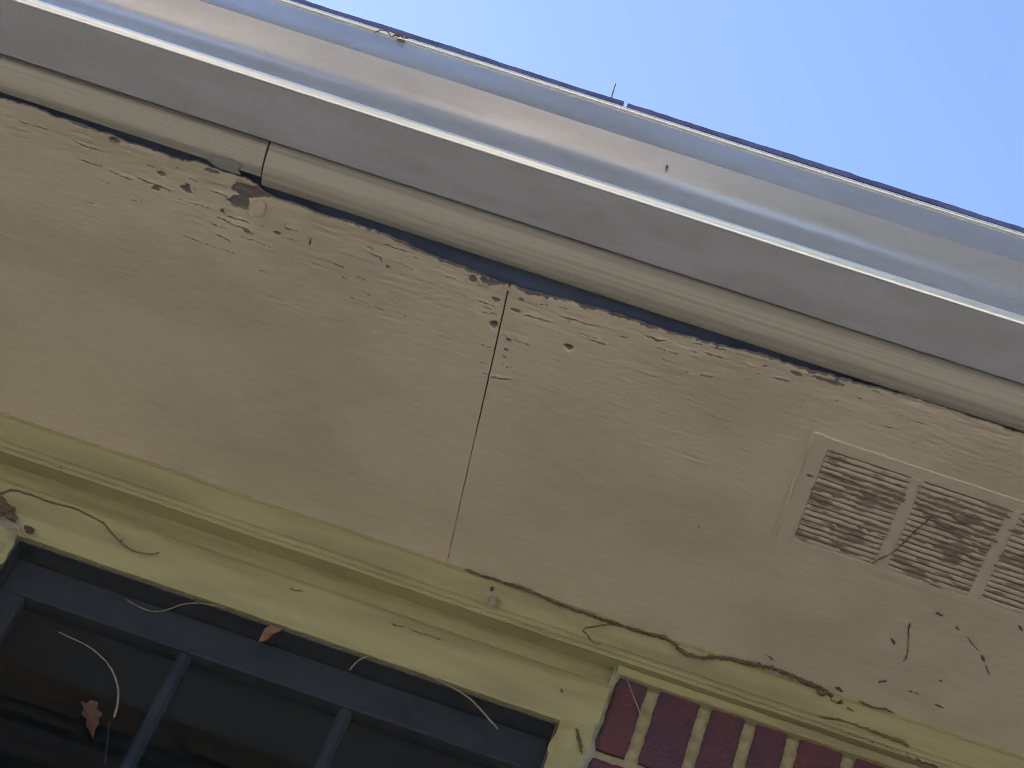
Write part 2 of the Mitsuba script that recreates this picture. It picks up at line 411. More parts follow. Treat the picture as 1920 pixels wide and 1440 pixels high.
# sash: rails, stiles, two muntins, three panes
SY0, SY1 = 0.035, 0.068
sash_top, sash_low = 3.4335, 3.378
add('top_rail', box(WX0 + .004, WX1 - .004, SY0, SY1, sash_low, sash_top, .003), 'sash_paint', win)
PL, PR = -0.790, -0.113
add('stile', box(WX0 + .004, PL, SY0 + .0005, SY1, WZ0 + .002, sash_low - .0005, .003), 'sash_paint', win)
add('stile', box(PR, WX1 - .004, SY0 + .0005, SY1, WZ0 + .002, sash_low - .0005, .003), 'sash_paint', win)
ZM = 2.86
for mx in (-0.5635, -0.3395):
    add('muntin', extrude_z([(mx - .009, .060), (mx - .009, .046), (mx - .004, .040), (mx + .004, .040), (mx + .009, .046), (mx + .009, .060)], [ZM, sash_low - .0006]), 'sash_paint', win)
add('meeting_rail', box(PL + .0005, PR - .0005, SY0, SY1, ZM - .05, ZM - .0006, .003), 'sash_paint', win)
for a, b in ((PL, -0.5725), (-0.5545, -0.3485), (-0.3305, PR)):
    add('pane', trimesh.Trimesh([[a, .053, ZM], [b, .053, ZM], [b, .053, sash_low], [a, .053, sash_low]], [[0, 1, 2], [0, 2, 3]], process=False), 'pane_glass', win)
add('storm_glass', trimesh.Trimesh([[WX0 + .004, .003, WZ0 + .003], [WX1 - .004, .003, WZ0 + .003], [WX1 - .004, .003, 3.434], [WX0 + .004, .003, 3.434]], [[0, 1, 2], [0, 2, 3]], process=False), 'glass', win)
add('head_liner', box(WX0 - .05, WX1 + .05, .0765, .215, 3.395, 3.4745), 'room_wall', win)
add('lower_sash', box(PL, PR, .070, .075, WZ0 + .01, ZM - .05), 'room_wall', win)
add('dark_room', join([box(-1.4, 0.5, 1.6, 1.62, 2.0, 3.7), box(-1.4, -1.38, .21, 1.6, 2.0, 3.7), box(.48, .5, .21, 1.6, 2.0, 3.7), box(-1.4, .5, .21, 1.6, 3.66, 3.7), box(-1.4, .5, .21, 1.6, 2.0, 2.02)]), 'room_wall', win)

# ---------------------------------------------------------------- crown moulding and thin frieze strip
crown = [(0.02, 3.6), (-0.0415, 3.6), (-0.0415, 3.5965), (-0.0395, 3.5955), (-0.0365, 3.5885), (-0.0315, 3.5805), (-0.0262, 3.5745), (-0.0238, 3.5722), (-0.0232, 3.5702),
         (-0.0242, 3.5690), (-0.0252, 3.5660), (-0.0246, 3.5622), (-0.0228, 3.5600), (-0.0208, 3.5594), (-0.0202, 3.5578), (-0.0206, 3.5560), (-0.0190, 3.5540), (0.02, 3.5540)]
def crown_disp(v):
    x = v[..., 0]
    s = 0.0010 * vnoise(x * 7, 0 * x, 3) + 0.0004 * vnoise(x * 60, v[..., 2] * 300, 5)
    v[..., 1] += np.where(v[..., 1] < 0, s, 0)
    # on the right the moulding has dropped a little from the wall strip
    v[..., 2] += np.where(v[..., 2] < 3.5985, 0.0016 * np.clip((x + 0.1) / 0.4, 0, 1) * (v[..., 2] < 3.56), 0)
    return v
cm = thing('crown_molding', 'long pale yellow crown moulding between soffit and wall', 'moulding')
add('moulding', extrude_x(crown, np.concatenate([np.linspace(-3, -1.05, 20), np.linspace(-1.04, 0.62, 330), np.linspace(0.64, 3, 20)]), disp=crown_disp), 'trim_paint', cm, smooth=28)
for cx in (-0.825, -0.632):
    add('caulk_nub', join([lump((cx + d, -0.0215, 3.5590), (.0016, .0018, .0036), 3 + d * 999, .3, 1) for d in (0, .007)]), 'trim_paint', cm, smooth=True)
fs = [(0.015, 3.5520), (-0.0125, 3.5520), (-0.0135, 3.5505), (-0.0125, 3.5400), (-0.0105, 3.5385), (0.015, 3.5385)]
add('frieze_strip', extrude_x(fs, np.linspace(-0.0225, 3, 200), disp=wob(.0006, 30, 200)), 'trim_paint', smooth=30, label='narrow tan wooden strip above the bricks under the crown moulding', cat='strip')

# ---------------------------------------------------------------- soffit boards (height field with cracks, pits and a broken outer edge)
JX = -0.2835
EDGE = np.array([(-0.9361, -0.584, 3.6), (-0.8899, -0.5878, 3.6), (-0.8622, -0.5821, 3.6), (-0.8443, -0.5849, 3.6), (-0.8244, -0.5844, 3.6), (-0.7865, -0.5818, 3.6), (-0.7521, -0.5796, 3.6), (-0.7296, -0.5802, 3.6), (-0.7022, -0.5785, 3.6), (-0.6876, -0.5843, 3.6), (-0.65, -0.5817, 3.6), (-0.6209, -0.5833, 3.6), (-0.6069, -0.578, 3.6), (-0.5983, -0.5731, 3.6), (-0.5877, -0.569, 3.6), (-0.5584, -0.5681, 3.6), (-0.5129, -0.5663, 3.6), (-0.4956, -0.5691, 3.6), (-0.4387, -0.5669, 3.6), (-0.3933, -0.5592, 3.6), (-0.375, -0.5582, 3.6), (-0.3322, -0.5545, 3.6), (-0.2954, -0.5509, 3.6), (-0.2819, -0.554, 3.6), (-0.262, -0.5511, 3.6), (-0.2078, -0.5567, 3.6), (-0.1753, -0.5601, 3.6), (-0.1089, -0.5589, 3.6), (-0.0762, -0.5599, 3.6), (-0.0118, -0.5651, 3.6), (0.0306, -0.5704, 3.6), (0.0609, -0.5688, 3.6), (0.1143, -0.573, 3.6), (0.1562, -0.5756, 3.6), (0.209, -0.5798, 3.6), (0.2624, -0.5789, 3.6), (0.3393, -0.5781, 3.6)])[:, :2]
def edge_y(x):
    e = np.interp(x, EDGE[:, 0], EDGE[:, 1])
    return e + 0.0016 * vnoise(x * 140, 0 * x, 3) + 0.0012 * vnoise(x * 330, 0 * x, 5)

# cracks in the paint along the grain, in metres on the board: (points, width, depth)
CRACKS = []
def crack(pts, w=1.1, d=1.6):
    CRACKS.append((np.array(pts)[:, :2], 0.82 * w / 1000, d / 1000))
crack([(-0.9115, -0.559), (-0.8942, -0.5591), (-0.8734, -0.5597)], 1.0, 1.5)
crack([(-0.8435, -0.5596), (-0.8365, -0.5557), (-0.8246, -0.5529), (-0.8004, -0.554)], 1.0, 1.5)
crack([(-0.8971, -0.5312), (-0.8517, -0.5297)], .5, .7)
crack([(-0.8308, -0.5303), (-0.8133, -0.5296), (-0.8016, -0.5309)], 1.0, 1.5)
crack([(-0.7937, -0.5272), (-0.7784, -0.5257), (-0.763, -0.525)], 1.2, 1.7)
crack([(-0.7557, -0.5297), (-0.7369, -0.5295), (-0.7126, -0.5273)], 1.5, 1.8)
crack([(-0.8237, -0.4672), (-0.8059, -0.4665)], 1.0, 1.3)
crack([(-0.6952, -0.5562), (-0.68, -0.5547)], .9, 1.2)
crack([(-0.6644, -0.5483), (-0.6507, -0.5479), (-0.638, -0.5445)], 1.2, 1.6)
crack([(-0.7105, -0.5171), (-0.6829, -0.5188), (-0.6567, -0.5199)], .8, 1.2)
crack([(-0.6449, -0.5195), (-0.6405, -0.5162), (-0.6254, -0.5171), (-0.6103, -0.5173)], 1.5, 1.8)
crack([(-0.6511, -0.5101), (-0.628, -0.5066), (-0.607, -0.5039)], 1.5, 1.8)
crack([(-0.6598, -0.4971), (-0.6389, -0.4969)], 1.0, 1.4)
crack([(-0.6489, -0.4824), (-0.6397, -0.4809), (-0.6312, -0.4783)], 1.4, 1.7)
crack([(-0.6908, -0.4626), (-0.6522, -0.4617), (-0.6172, -0.462)], .7, 1.0)
crack([(-0.6218, -0.4909), (-0.6024, -0.4919), (-0.5815, -0.49)], .8, 1.2)
crack([(-0.5665, -0.5136), (-0.5479, -0.5126)], .8, 1.2)
crack([(-0.5647, -0.5298), (-0.5497, -0.53)], 1.4, 1.7)
crack([(-0.5313, -0.5246), (-0.532, -0.5122)], 1.5, 1.6)
crack([(-0.4636, -0.5396), (-0.4534, -0.5395)], 1.0, 1.4)
crack([(-0.4612, -0.5319), (-0.4434, -0.5306), (-0.4411, -0.5238)], 1.1, 1.5)
crack([(-0.4415, -0.5521), (-0.4279, -0.5517), (-0.413, -0.551)], 1.1, 1.5)
crack([(-0.5008, -0.4972), (-0.4834, -0.4957)], 1.2, 1.6)
crack([(-0.4927, -0.4812), (-0.4788, -0.48)], .9, 1.3)
crack([(-0.4694, -0.4883), (-0.4554, -0.4862)], 1.0, 1.4)
crack([(-0.4614, -0.4677), (-0.4417, -0.4653)], 1.0, 1.4)
crack([(-0.4748, -0.4531), (-0.4418, -0.45)], .6, .8)
crack([(-0.4397, -0.45), (-0.4278, -0.4488)], .9, 1.2)
crack([(-0.5148, -0.4808), (-0.4918, -0.4798)], .5, .7)
crack([(-0.3626, -0.534), (-0.3492, -0.5344)], .7, 1.0)
crack([(-0.3887, -0.5134), (-0.3676, -0.5179)], .5, .7)
crack([(-0.4071, -0.5474), (-0.3921, -0.5467)], .7, 1.0)
crack([(-0.3158, -0.5117), (-0.3038, -0.5124), (-0.2936, -0.5123)], 1.1, 1.5)
crack([(-0.302, -0.5016), (-0.2868, -0.5001)], .9, 1.2)
crack([(-0.2579, -0.5125), (-0.2468, -0.5146), (-0.2267, -0.5153)], 1.3, 1.7)
crack([(-0.2138, -0.5288), (-0.1915, -0.5313), (-0.1826, -0.5298), (-0.1686, -0.5332)], 1.2, 1.6)
crack([(-0.2442, -0.5377), (-0.2294, -0.5406)], .9, 1.3)
crack([(-0.2238, -0.5429), (-0.2087, -0.5441)], .7, 1.0)
crack([(-0.188, -0.5133), (-0.1746, -0.5129), (-0.1626, -0.5136)], .9, 1.3)
crack([(-0.1784, -0.5086), (-0.1649, -0.5082), (-0.1537, -0.5094)], 1.2, 1.6)
crack([(-0.2612, -0.4699), (-0.2522, -0.4693), (-0.2434, -0.4695)], 1.1, 1.5)
crack([(-0.2813, -0.3975), (-0.2711, -0.3992), (-0.2566, -0.4038)], 1.6, 1.9)
crack([(-0.2921, -0.4002), (-0.2825, -0.4007)], .9, 1.2)
crack([(-0.3065, -0.4457), (-0.2842, -0.4444)], .6, .9)
crack([(-0.3127, -0.42), (-0.2903, -0.4187)], .5, .7)
crack([(-0.2522, -0.4882), (-0.2351, -0.4875)], .5, .7)
crack([(-0.1105, -0.5416), (-0.094, -0.5417), (-0.0871, -0.5437)], 1.5, 1.8)
crack([(-0.1441, -0.5279), (-0.1294, -0.5307)], .9, 1.2)
crack([(-0.1652, -0.5098), (-0.1539, -0.5103)], 1.0, 1.3)
crack([(-0.0552, -0.5541), (-0.0445, -0.5561)], 1.1, 1.5)
crack([(-0.031, -0.5576), (-0.017, -0.5593)], 1.4, 1.7)
crack([(-0.0957, -0.5285), (-0.0827, -0.5297), (-0.0683, -0.5307)], .9, 1.3)
crack([(-0.0556, -0.5416), (-0.0471, -0.5417)], 1.0, 1.4)
crack([(-0.0381, -0.5457), (-0.027, -0.5461), (-0.0183, -0.5455)], 1.3, 1.7)
crack([(-0.0612, -0.5078), (-0.048, -0.5082)], .6, .9)
crack([(-0.0371, -0.5103), (-0.0211, -0.5129)], 1.2, 1.6)
crack([(0.0064, -0.5492), (0.0173, -0.5478)], 1.0, 1.3)
crack([(0.0214, -0.5363), (0.0307, -0.5413)], .8, 1.0)
crack([(-0.0525, -0.534), (-0.0432, -0.5337)], .9, 1.2)
crack([(0.0451, -0.5414), (0.0634, -0.5441)], 1.3, 1.7)
crack([(0.0295, -0.5514), (0.0348, -0.5564)], 1.3, 1.6)
crack([(0.16, -0.5712), (0.1719, -0.5702)], 1.2, 1.6)
crack([(0.1463, -0.5534), (0.1529, -0.5528)], .9, 1.2)
crack([(0.219, -0.5092), (0.2773, -0.5103)], .4, .5)
crack([(0.2054, -0.4656), (0.2451, -0.4653)], .4, .5)
crack([(0.2076, -0.5586), (0.2301, -0.5589)], .5, .7)
crack([(0.218, -0.5453), (0.2308, -0.5457)], 1.0, .8)
crack([(0.0192, -0.2612), (0.0271, -0.2608)], .9, 1.0)
crack([(-0.2082, -0.1491), (-0.2016, -0.1491)], .8, 1.0)
# small pits where the paint has come away: (x, y, half length, half width, depth)
PITS = [(-0.7317, -0.5239, 0.0055, 0.0035, 0.0018), (-0.7897, -0.5773, 0.004, 0.0035, 0.0017), (-0.7257, -0.5492, 0.005, 0.0035, 0.0016), (-0.6926, -0.5387, 0.0085, 0.0055, 0.0018), (-0.6125, -0.5034, 0.004, 0.003, 0.002), (-0.6451, -0.522, 0.003, 0.003, 0.002), (-0.5743, -0.5156, 0.005, 0.0028, 0.002), (-0.3277, -0.5434, 0.0042, 0.005, 0.0018), (-0.2914, -0.483, 0.0048, 0.0052, 0.005), (-0.1976, -0.4858, 0.0058, 0.0048, 0.005), (-0.2659, -0.5355, 0.0035, 0.003, 0.0011), (-0.2702, -0.4669, 0.0035, 0.0025, 0.0009), (-0.2694, -0.45, 0.003, 0.002, 0.0012), (-0.27, -0.5162, 0.007, 0.0022, 0.0011), (-0.2705, -0.4366, 0.002, 0.0016, 0.001), (0.071, -0.56, 0.0095, 0.0026, 0.0018), (-0.0982, -0.5398, 0.004, 0.0016, 0.0018), (-0.2955, -0.5238, 0.006, 0.003, 0.0012), (-0.4324, -0.5196, 0.0024, 0.0022, 0.0006), (0.1275, -0.4091, 0.0022, 0.0022, 0.001), (-0.5611, -0.5279, 0.004, 0.002, 0.0018), (-0.6647, -0.5784, 0.009, 0.0028, 0.001), (-0.5525, -0.6392, 0.001, 0.001, 0.0005)]
PEEL = [np.array(q)[:, :2] for q in [[(-0.6324, -0.5745), (-0.6135, -0.5762), (-0.5999, -0.5766), (-0.5869, -0.5676), (-0.6038, -0.5599), (-0.6128, -0.5538), (-0.614, -0.5363), (-0.6304, -0.5348), (-0.6412, -0.5415), (-0.6279, -0.5545), (-0.6381, -0.5622)], [(0.088, -0.5648), (0.1018, -0.5665), (0.1158, -0.5674), (0.1269, -0.567), (0.1243, -0.5623), (0.1119, -0.5604), (0.1, -0.5613), (0.0884, -0.5606)], [(-0.3196, -0.5476), (-0.3081, -0.5508), (-0.2946, -0.5504), (-0.2951, -0.545), (-0.3084, -0.5402), (-0.3175, -0.5425)], [(-0.7946, -0.5779), (-0.783, -0.5799), (-0.7808, -0.5775), (-0.7881, -0.5713), (-0.7937, -0.5725)], [(-0.845, -0.5854), (-0.8314, -0.5883), (-0.8148, -0.5857), (-0.8256, -0.5806), (-0.8394, -0.5811)]]]
gr = np.random.default_rng(11)
for i in range(46):
    x0 = gr.uniform(-0.95, 0.50)
    y0 = edge_y(np.array(x0)) + abs(gr.normal(0, 0.055)) + 0.012
    L = gr.uniform(.006, .028)
    CRACKS.append((np.array([[x0, y0], [x0 + L, y0 + gr.normal(0, .0015)]]), gr.uniform(.35, .7) / 1000, gr.uniform(.4, 1.0) / 1000))
for i in range(26):
    y0 = gr.uniform(-0.53, -0.38)
    sgn = gr.choice([-1, 1])
    x0 = JX - 0.0003 + sgn * gr.uniform(.002, .014)
    CRACKS.append((np.array([[x0, y0], [x0 + sgn * gr.uniform(.004, .016), y0 + gr.normal(0, .001)]]), gr.uniform(.35, .7) / 1000, gr.uniform(.4, .9) / 1000))
for i in range(16):
    x0, y0 = gr.uniform(-0.9, 0.5), gr.uniform(-0.5, -0.08)
    CRACKS.append((np.array([[x0, y0], [x0 + gr.uniform(.004, .012), y0 + gr.normal(0, .001)]]), .0004, .0004))

VX0, VX1, VY0, VY1 = 0.1115, 0.5165, -0.4800, -0.2850
def smooth01(t):
    t = np.clip(t, 0, 1)
    return t * t * (3 - 2 * t)
def panel(xs, ys, ragged):
    X, Y = np.meshgrid(xs, ys, indexing='ij')
    if ragged:
        e = edge_y(xs)
        t = np.clip((Y + 0.36) / (ys[0] + 0.36), 0, 1)
        Y = Y + (e[:, None] - ys[0]) * t
    D = 0.0003 * vnoise(X * 6, Y * 9, 2) + 0.00018 * vnoise(X * 40, Y * 260, 4) + 0.0001 * vnoise(X * 200, Y * 600, 6)
    if ragged:
        near = np.exp(-(Y - edge_y(xs)[:, None]) / 0.05)
        D += near * (0.0007 * vnoise(X * 22, Y * 120, 8) + 0.0003 * vnoise(X * 70, Y * 420, 9))
    inv = (X > VX0 + .008) & (X < VX1 - .008) & (Y > VY0 + .008) & (Y < VY1 - .008)
    D = np.where(inv, 0.003, D)
    bare = np.zeros_like(D)
    for pts, w, d in CRACKS:
        for a, b in zip(pts[:-1], pts[1:]):
            m = 8 * w + .002
            i0, i1 = np.searchsorted(xs, [min(a[0], b[0]) - m, max(a[0], b[0]) + m])
            if i1 - i0 < 2:
                continue
            x, y = X[i0:i1], Y[i0:i1]
            ab = b - a
            t = np.clip(((x - a[0]) * ab[0] + (y - a[1]) * ab[1]) / (ab @ ab), 0, 1)
            wig = w * 0.9 * vnoise(x * 260, 0 * x, 13)
            dy = y - (a[1] + t * ab[1]) + wig
            dx = x - (a[0] + t * ab[0])
            r = np.sqrt(dx ** 2 + dy ** 2)
            ww = w * (0.55 + 0.45 * np.sin(np.clip(t, .04, .96) * np.pi)) * (1 + .35 * vnoise(x * 420, y * 60, 15))
            D[i0:i1] += d * np.exp(-(r / ww) ** 4) - 0.38 * d * np.exp(-((dy + 2.2 * w) / (1.5 * w)) ** 2 - (dx / (3 * w)) ** 2)
            bare[i0:i1] = np.maximum(bare[i0:i1], r < ww * (0.95 if d > 0.0014 else 0.62 if d > 0.00075 else 0.0))
    for cx, cy, rx, ry, d in PITS:
        r = np.sqrt(((X - cx) / rx) ** 2 + ((Y - cy) / ry) ** 2) * (1 + .28 * vnoise(X * 170, Y * 240, 21))
        D += d * np.exp(-r ** 6)
        bare = np.maximum(bare, r < 1.0)
    if ragged:
        e = edge_y(xs)[:, None]
        xx = xs[:, None]
        amt = np.clip(1 - np.abs(xx + 0.20) / 0.42, 0, 1) ** .7
        strip = (Y - e) < amt * (0.0026 + 0.0030 * vnoise(X * 55, Y * 90, 31) + 0.0025 * vnoise(X * 190, Y * 400, 33))
        D += 0.0011 * strip
        bare = np.maximum(bare, strip)
    from shapely.geometry import Polygon
    from shapely import contains_xy
    for poly in PEEL:
        P = Polygon(poly)
        x = X + 0.0022 * vnoise(X * 150, Y * 300, 23)
        y = Y + 0.0016 * vnoise(X * 150, Y * 300, 25)
        inside = contains_xy(P, x.ravel(), y.ravel()).reshape(X.shape)
        D += 0.0018 * inside
        bare = np.maximum(bare, inside)
    if xs[0] > JX - .01 and xs[0] < 0:
        X = X.copy()
        X[0] -= 0.0008 * smooth01((Y[0] + 0.42) / 0.2) - 0.0004 * vnoise(Y[0] * 120, 0 * Y[0], 3)
    Z = ZS + D
    nx, ny = X.shape
    idx = np.arange(nx * ny).reshape(nx, ny)
    f = np.stack([idx[:-1, :-1], idx[:-1, 1:], idx[1:, 1:], idx[1:, :-1]], -1).reshape(-1, 4)
    b = bare.ravel()[f].sum(1) >= 2
    v = np.stack([X, Y, Z], -1).reshape(-1, 3)
    def tri(q):
        return np.vstack([q[:, [0, 1, 2]], q[:, [0, 2, 3]]])
    def sub(fq):
        u, inv = np.unique(fq, return_inverse=True)
        return trimesh.Trimesh(v[u], inv.reshape(fq.shape), process=False)
    # the board's edges: outer edge and the two ends
    rim = []
    for line, up in ((idx[:, 0], .0028), (idx[0, :], .009), (idx[-1, :], .009)):
        q = v[line]
        top = q.copy()
        top[:, 2] = ZS + up
        if line is idx[:, 0]:
            pass
        n = len(q)
        vv = np.vstack([q, top])
        ff = [[i, i + 1, n + i + 1] for i in range(n - 1)] + [[i, n + i + 1, n + i] for i in range(n - 1)]
        rim.append(trimesh.Trimesh(vv, ff, process=False))
    return sub(tri(f[~b])), (sub(tri(f[b])) if b.any() else None), join(rim)

ys_fine = np.concatenate([np.linspace(-0.583, -0.36, 235), np.linspace(-0.358, 0.02, 150)])
xl = np.concatenate([np.linspace(-3.0, -1.0, 60)[:-1], np.arange(-1.0, JX - 0.0010, 0.00115), [JX - 0.0010]])
xr = np.concatenate([[JX + 0.0006], np.arange(JX + 0.0016, 0.60, 0.00115), np.linspace(0.602, 3.0, 60)])
def wavy_end(xs, left):
    return xs
for xs, lab in ((xl, 'soffit board left of the joint, its outer edge cracked and peeling'), (xr, 'soffit board right of the joint, holding the louvred vent')):
    sp = thing('soffit_board', lab, 'soffit')
    paint, bare, rim = panel(xs, ys_fine, True)
    add('painted_face', paint, 'soffit_paint', sp, smooth=True)
    if bare is not None:
        add('bare_wood', bare, 'bare_wood', sp, smooth=True, kind='stuff', label='dark bare wood in cracks and peeled spots')
    add('board_edge', rim, 'board_edge', sp)

# blue haze of the gap painted into fascia and added sheathing
add('fascia_board', join([box(-8, 8, -0.632, -0.616, 3.6225, 3.72)]), 'haze_board', label='board with painted blue haze behind the gutter and eave mouldings', cat='fascia')
add('added_gap_board', box(-8, 8, -0.6155, 0.02, 3.628, 3.634), 'haze_board', label='blue grey sheathing above the soffit added behind the open gap, blue haze painted in', cat='haze_board')

# ---------------------------------------------------------------- eave mouldings between soffit and gutter
def arc(y0, z0, y1, z1, sag, n=14, p=1.0):
    t = np.linspace(0, 1, n)
    return [(y0 + (y1 - y0) * a, z0 + (z1 - z0) * a - sag * (4 * a * (1 - a)) ** p) for a in t]
pr = arc(-0.5815, 3.6005, -0.6350, 3.6170, 0.0100, 18, .85)
pr = pr + [(-0.6350, 3.622), (-0.5815, 3.622)]
def mould_disp(seed):
    def d(v):
        x = v[..., 0]
        v[..., 2] += np.where(v[..., 2] < 3.6165, 0.00055 * vnoise(x * 2.5, v[..., 1] * 900, seed) + 0.0003 * vnoise(x * 9, v[..., 1] * 1700, seed + 1), 0)
        v[..., 1] += 0.0008 * vnoise(x * 3, 0 * x, seed + 2)
        return v
    return d
xs2 = np.concatenate([np.linspace(-0.6000, 0.65, 420), np.linspace(0.66, 3, 30)])
add('eave_molding', extrude_x(pr, xs2, disp=mould_disp(3)), 'mould_paint', smooth=40, label='rounded grained eave moulding running right from the broken joint under the gutter', cat='moulding')
pl = [(-0.5940, 3.6015), (-0.5945, 3.5995), (-0.600, 3.5978), (-0.6075, 3.5972), (-0.6120, 3.5990), (-0.622, 3.6030), (-0.630, 3.6080), (-0.6348, 3.6120), (-0.6348, 3.622), (-0.5940, 3.622)]
em = thing('eave_molding', 'flatter peeling eave moulding left of the broken joint', 'moulding')
add('moulding', extrude_x(pl, np.linspace(-3, -0.6022, 420), disp=mould_disp(8)), 'mould_paint', em, smooth=24)
# where the paint has gone at its end
def skin(pts3, off, mat, parent, name, label=None):
    p = np.asarray(pts3)
    c = p.mean(0)
    n = 6
    rings = [c + (p - c) * s for s in np.linspace(0, 1, n)]
    v = np.vstack(rings)
    v[:, 2] += off - 0.0006 * np.repeat(1 - np.linspace(0, 1, n) ** 2, len(p))
    m = len(p)
    f = []
    for a in range(n - 1):
        for i in range(m):
            j = (i + 1) % m
            f += [[a * m + i, a * m + j, (a + 1) * m + j], [a * m + i, (a + 1) * m + j, (a + 1) * m + i]]
    return add(name, trimesh.Trimesh(v, f, process=False), mat, parent, smooth=True, label=label)
skin([(-0.6694, -0.5955, 3.5968), (-0.6607, -0.6047, 3.5968), (-0.6454, -0.6082, 3.5968), (-0.6353, -0.6081, 3.5968), (-0.6269, -0.6048, 3.5968), (-0.6296, -0.5963, 3.5968), (-0.6256, -0.5896, 3.5968), (-0.6404, -0.5887, 3.5968), (-0.6574, -0.5895, 3.5968)], 0, 'primer_grey', em, 'bare_patch', 'grey patch where paint has peeled off')
skin([(-0.6211, -0.6127, 3.6025), (-0.6112, -0.615, 3.6025), (-0.6043, -0.6136, 3.6025), (-0.6018, -0.608, 3.6025), (-0.609, -0.606, 3.6025), (-0.6159, -0.6074, 3.6025)], 0, 'primer_grey', em, 'bare_patch')

# ---------------------------------------------------------------- gutter
gut = thing('rain_gutter', 'glossy grey metal rain gutter along the roof edge', 'gutter')
GT = 3.7195
def bead(cy, cz, r, a0, a1, n):
    return [(cy + r * math.cos(a), cz + r * math.sin(a)) for a in np.radians(np.linspace(a0, a1, n))]
# rolled bottom edge, a low upright band, the ogee that leans out, an upright band, the rolled lip
rolled = [(-0.7335, 3.6006), (-0.7340, 3.5990), (-0.7350, 3.5983), (-0.7362, 3.5990), (-0.7375, 3.6008), (-0.7388, 3.6032), (-0.7397, 3.6056), (-0.7399, 3.6068), (-0.7394, 3.6080), (-0.7388, 3.6086)]
front = [(-0.7389, 3.6084), (-0.7390, 3.6110)]
y, z = front[-1]
L = 0.0625
for a in np.linspace(0, 1, 22)[1:]:
    th = math.radians(3 + 29 * math.sin(min(1.0, a * 1.12) * math.pi * 0.5) ** 1.15)
    y -= L / 21 * math.sin(th)
    z += L / 21 * math.cos(th)
    front.append((y, z))
cy0, cz0 = y, z
front += [(cy0 - .0005, cz0 + .0012), (cy0 - .0009, cz0 + .009), (cy0 - .0012, cz0 + .018), (cy0 - 0.0014, GT - 0.0105), (cy0 - .0011, GT - .0092)]
lipc = (cy0 - 0.0010, GT - 0.0055)
lip = [front[-1]] + bead(lipc[0] - .0008, lipc[1], 0.0034, 235, 90, 10)
lip += [(lipc[0] + .012, lipc[1] + .0030)]
def gut_disp(v):
    x = v[..., 0]
    s = np.clip((v[..., 2] - 3.60) / .1, 0, 1)
    v[..., 1] += 0.0009 * vnoise(x * 2.2, 0 * x, 6) + 0.0005 * s * vnoise(x * 6, v[..., 2] * 20, 8)
    v[..., 2] += 0.0012 * vnoise(x * 1.6, 0 * x, 9) - 0.0012
    return v
xg = np.concatenate([np.linspace(-8, -1.3, 40), np.linspace(-1.28, 0.8, 300), np.linspace(0.82, 8, 40)])
add('front_face', extrude_x(front, xg, closed=False, disp=gut_disp), 'gutter_metal', gut, smooth=38)
add('bottom_bead', extrude_x(rolled, xg, closed=False, disp=gut_disp), 'highlight_paint', gut, smooth=True, label='rolled bottom edge with painted highlight')
add('lip', extrude_x(lip, xg, closed=False, disp=gut_disp), 'highlight_paint', gut, smooth=True, label='thin upper lip with painted highlight')
under = [(-0.6340, 3.71), (-0.6360, 3.6240), (-0.6400, 3.6130), (-0.6500, 3.6030), (-0.690, 3.6000), (-0.7285, 3.5998), (-0.7332, 3.6000)]
add('underside', extrude_x(under, xg, closed=False, disp=gut_disp), 'gutter_underside', gut, smooth=38)
# leaf guard lying on the lip in two lengths
gy = lipc[0]
def guard(x0, x1, seed):
    prof = [(gy - .0018, GT - .0022), (gy - .0030, GT - .0002), (gy - .0024, GT + .0052), (gy - .0005, GT + .0078), (gy + .004, GT + .0088), (gy + .10, GT + .012), (gy + .10, GT + .010), (gy + .003, GT + .005), (gy + .001, GT - .0015)]
    def d(v):
        x = v[..., 0]
        k = (v[..., 2] > GT + .003)
        v[..., 2] += k * (0.0016 * vnoise(x * 3.0, 0 * x, seed) + 0.0009 * vnoise(x * 34, v[..., 1] * 100, seed + 1) + 0.0006 * vnoise(x * 150, 0 * x, seed + 2))
        return v
    return extrude_x(prof, np.linspace(x0, x1, max(20, int((x1 - x0) / .004))), disp=d)
NOTCH = -0.2146
add('gutter_guard', guard(-2.5, NOTCH - .0025, 3), 'guard_metal', smooth=35, label='dark gutter guard strip left of the small white gap on the gutter lip', cat='gutter guard')
add('gutter_guard', guard(NOTCH + .0025, 2.5, 7), 'guard_metal', smooth=35, label='dark gutter guard strip right of the small white gap on the gutter lip', cat='gutter guard')

# ---------------------------------------------------------------- soffit vent
vent = thing('soffit_vent', 'painted louvred soffit vent with dark dirt between its slats', 'vent')
VX0, VX1, VY0, VY1 = 0.1115, 0.5165, -0.4800, -0.2850
cells = [(0.1355, 0.2400), (0.2545, 0.3605), (0.3750, 0.4810)]
LY0, LY1 = -0.4600, -0.2980
zt = 3.5975
def plate(x0, x1, y0, y1, z0=3.5974, z1=3.5998, bev=.001):
    return box(x0, x1, y0, y1, z0, z1, bev)
add('frame', join([plate(VX0, cells[0][0], VY0, VY1), plate(cells[2][1], VX1, VY0, VY1), plate(cells[0][0] - .0005, cells[2][1] + .0005, VY0 + .0002, LY0, 3.59745), plate(cells[0][0] - .0005, cells[2][1] + .0005, LY1, VY1 - .0002, 3.59745)]), 'vent_frame', vent)
add('caulk', join([tube([(VX0 + .001, VY0 - .001, 3.5985), (VX0 + .002, -.43, 3.5985), (VX0 + .001, -.36, 3.5985), (VX0 + .0015, VY1, 3.5985)], .0030, .0026, 8, .006, .12, 5), tube([(VX0, VY0, 3.5988), (VX0 + .02, VY0 - .0005, 3.5990)], .0026, .0006, 8, .004, .12, 6)]), 'vent_frame', vent, smooth=True)
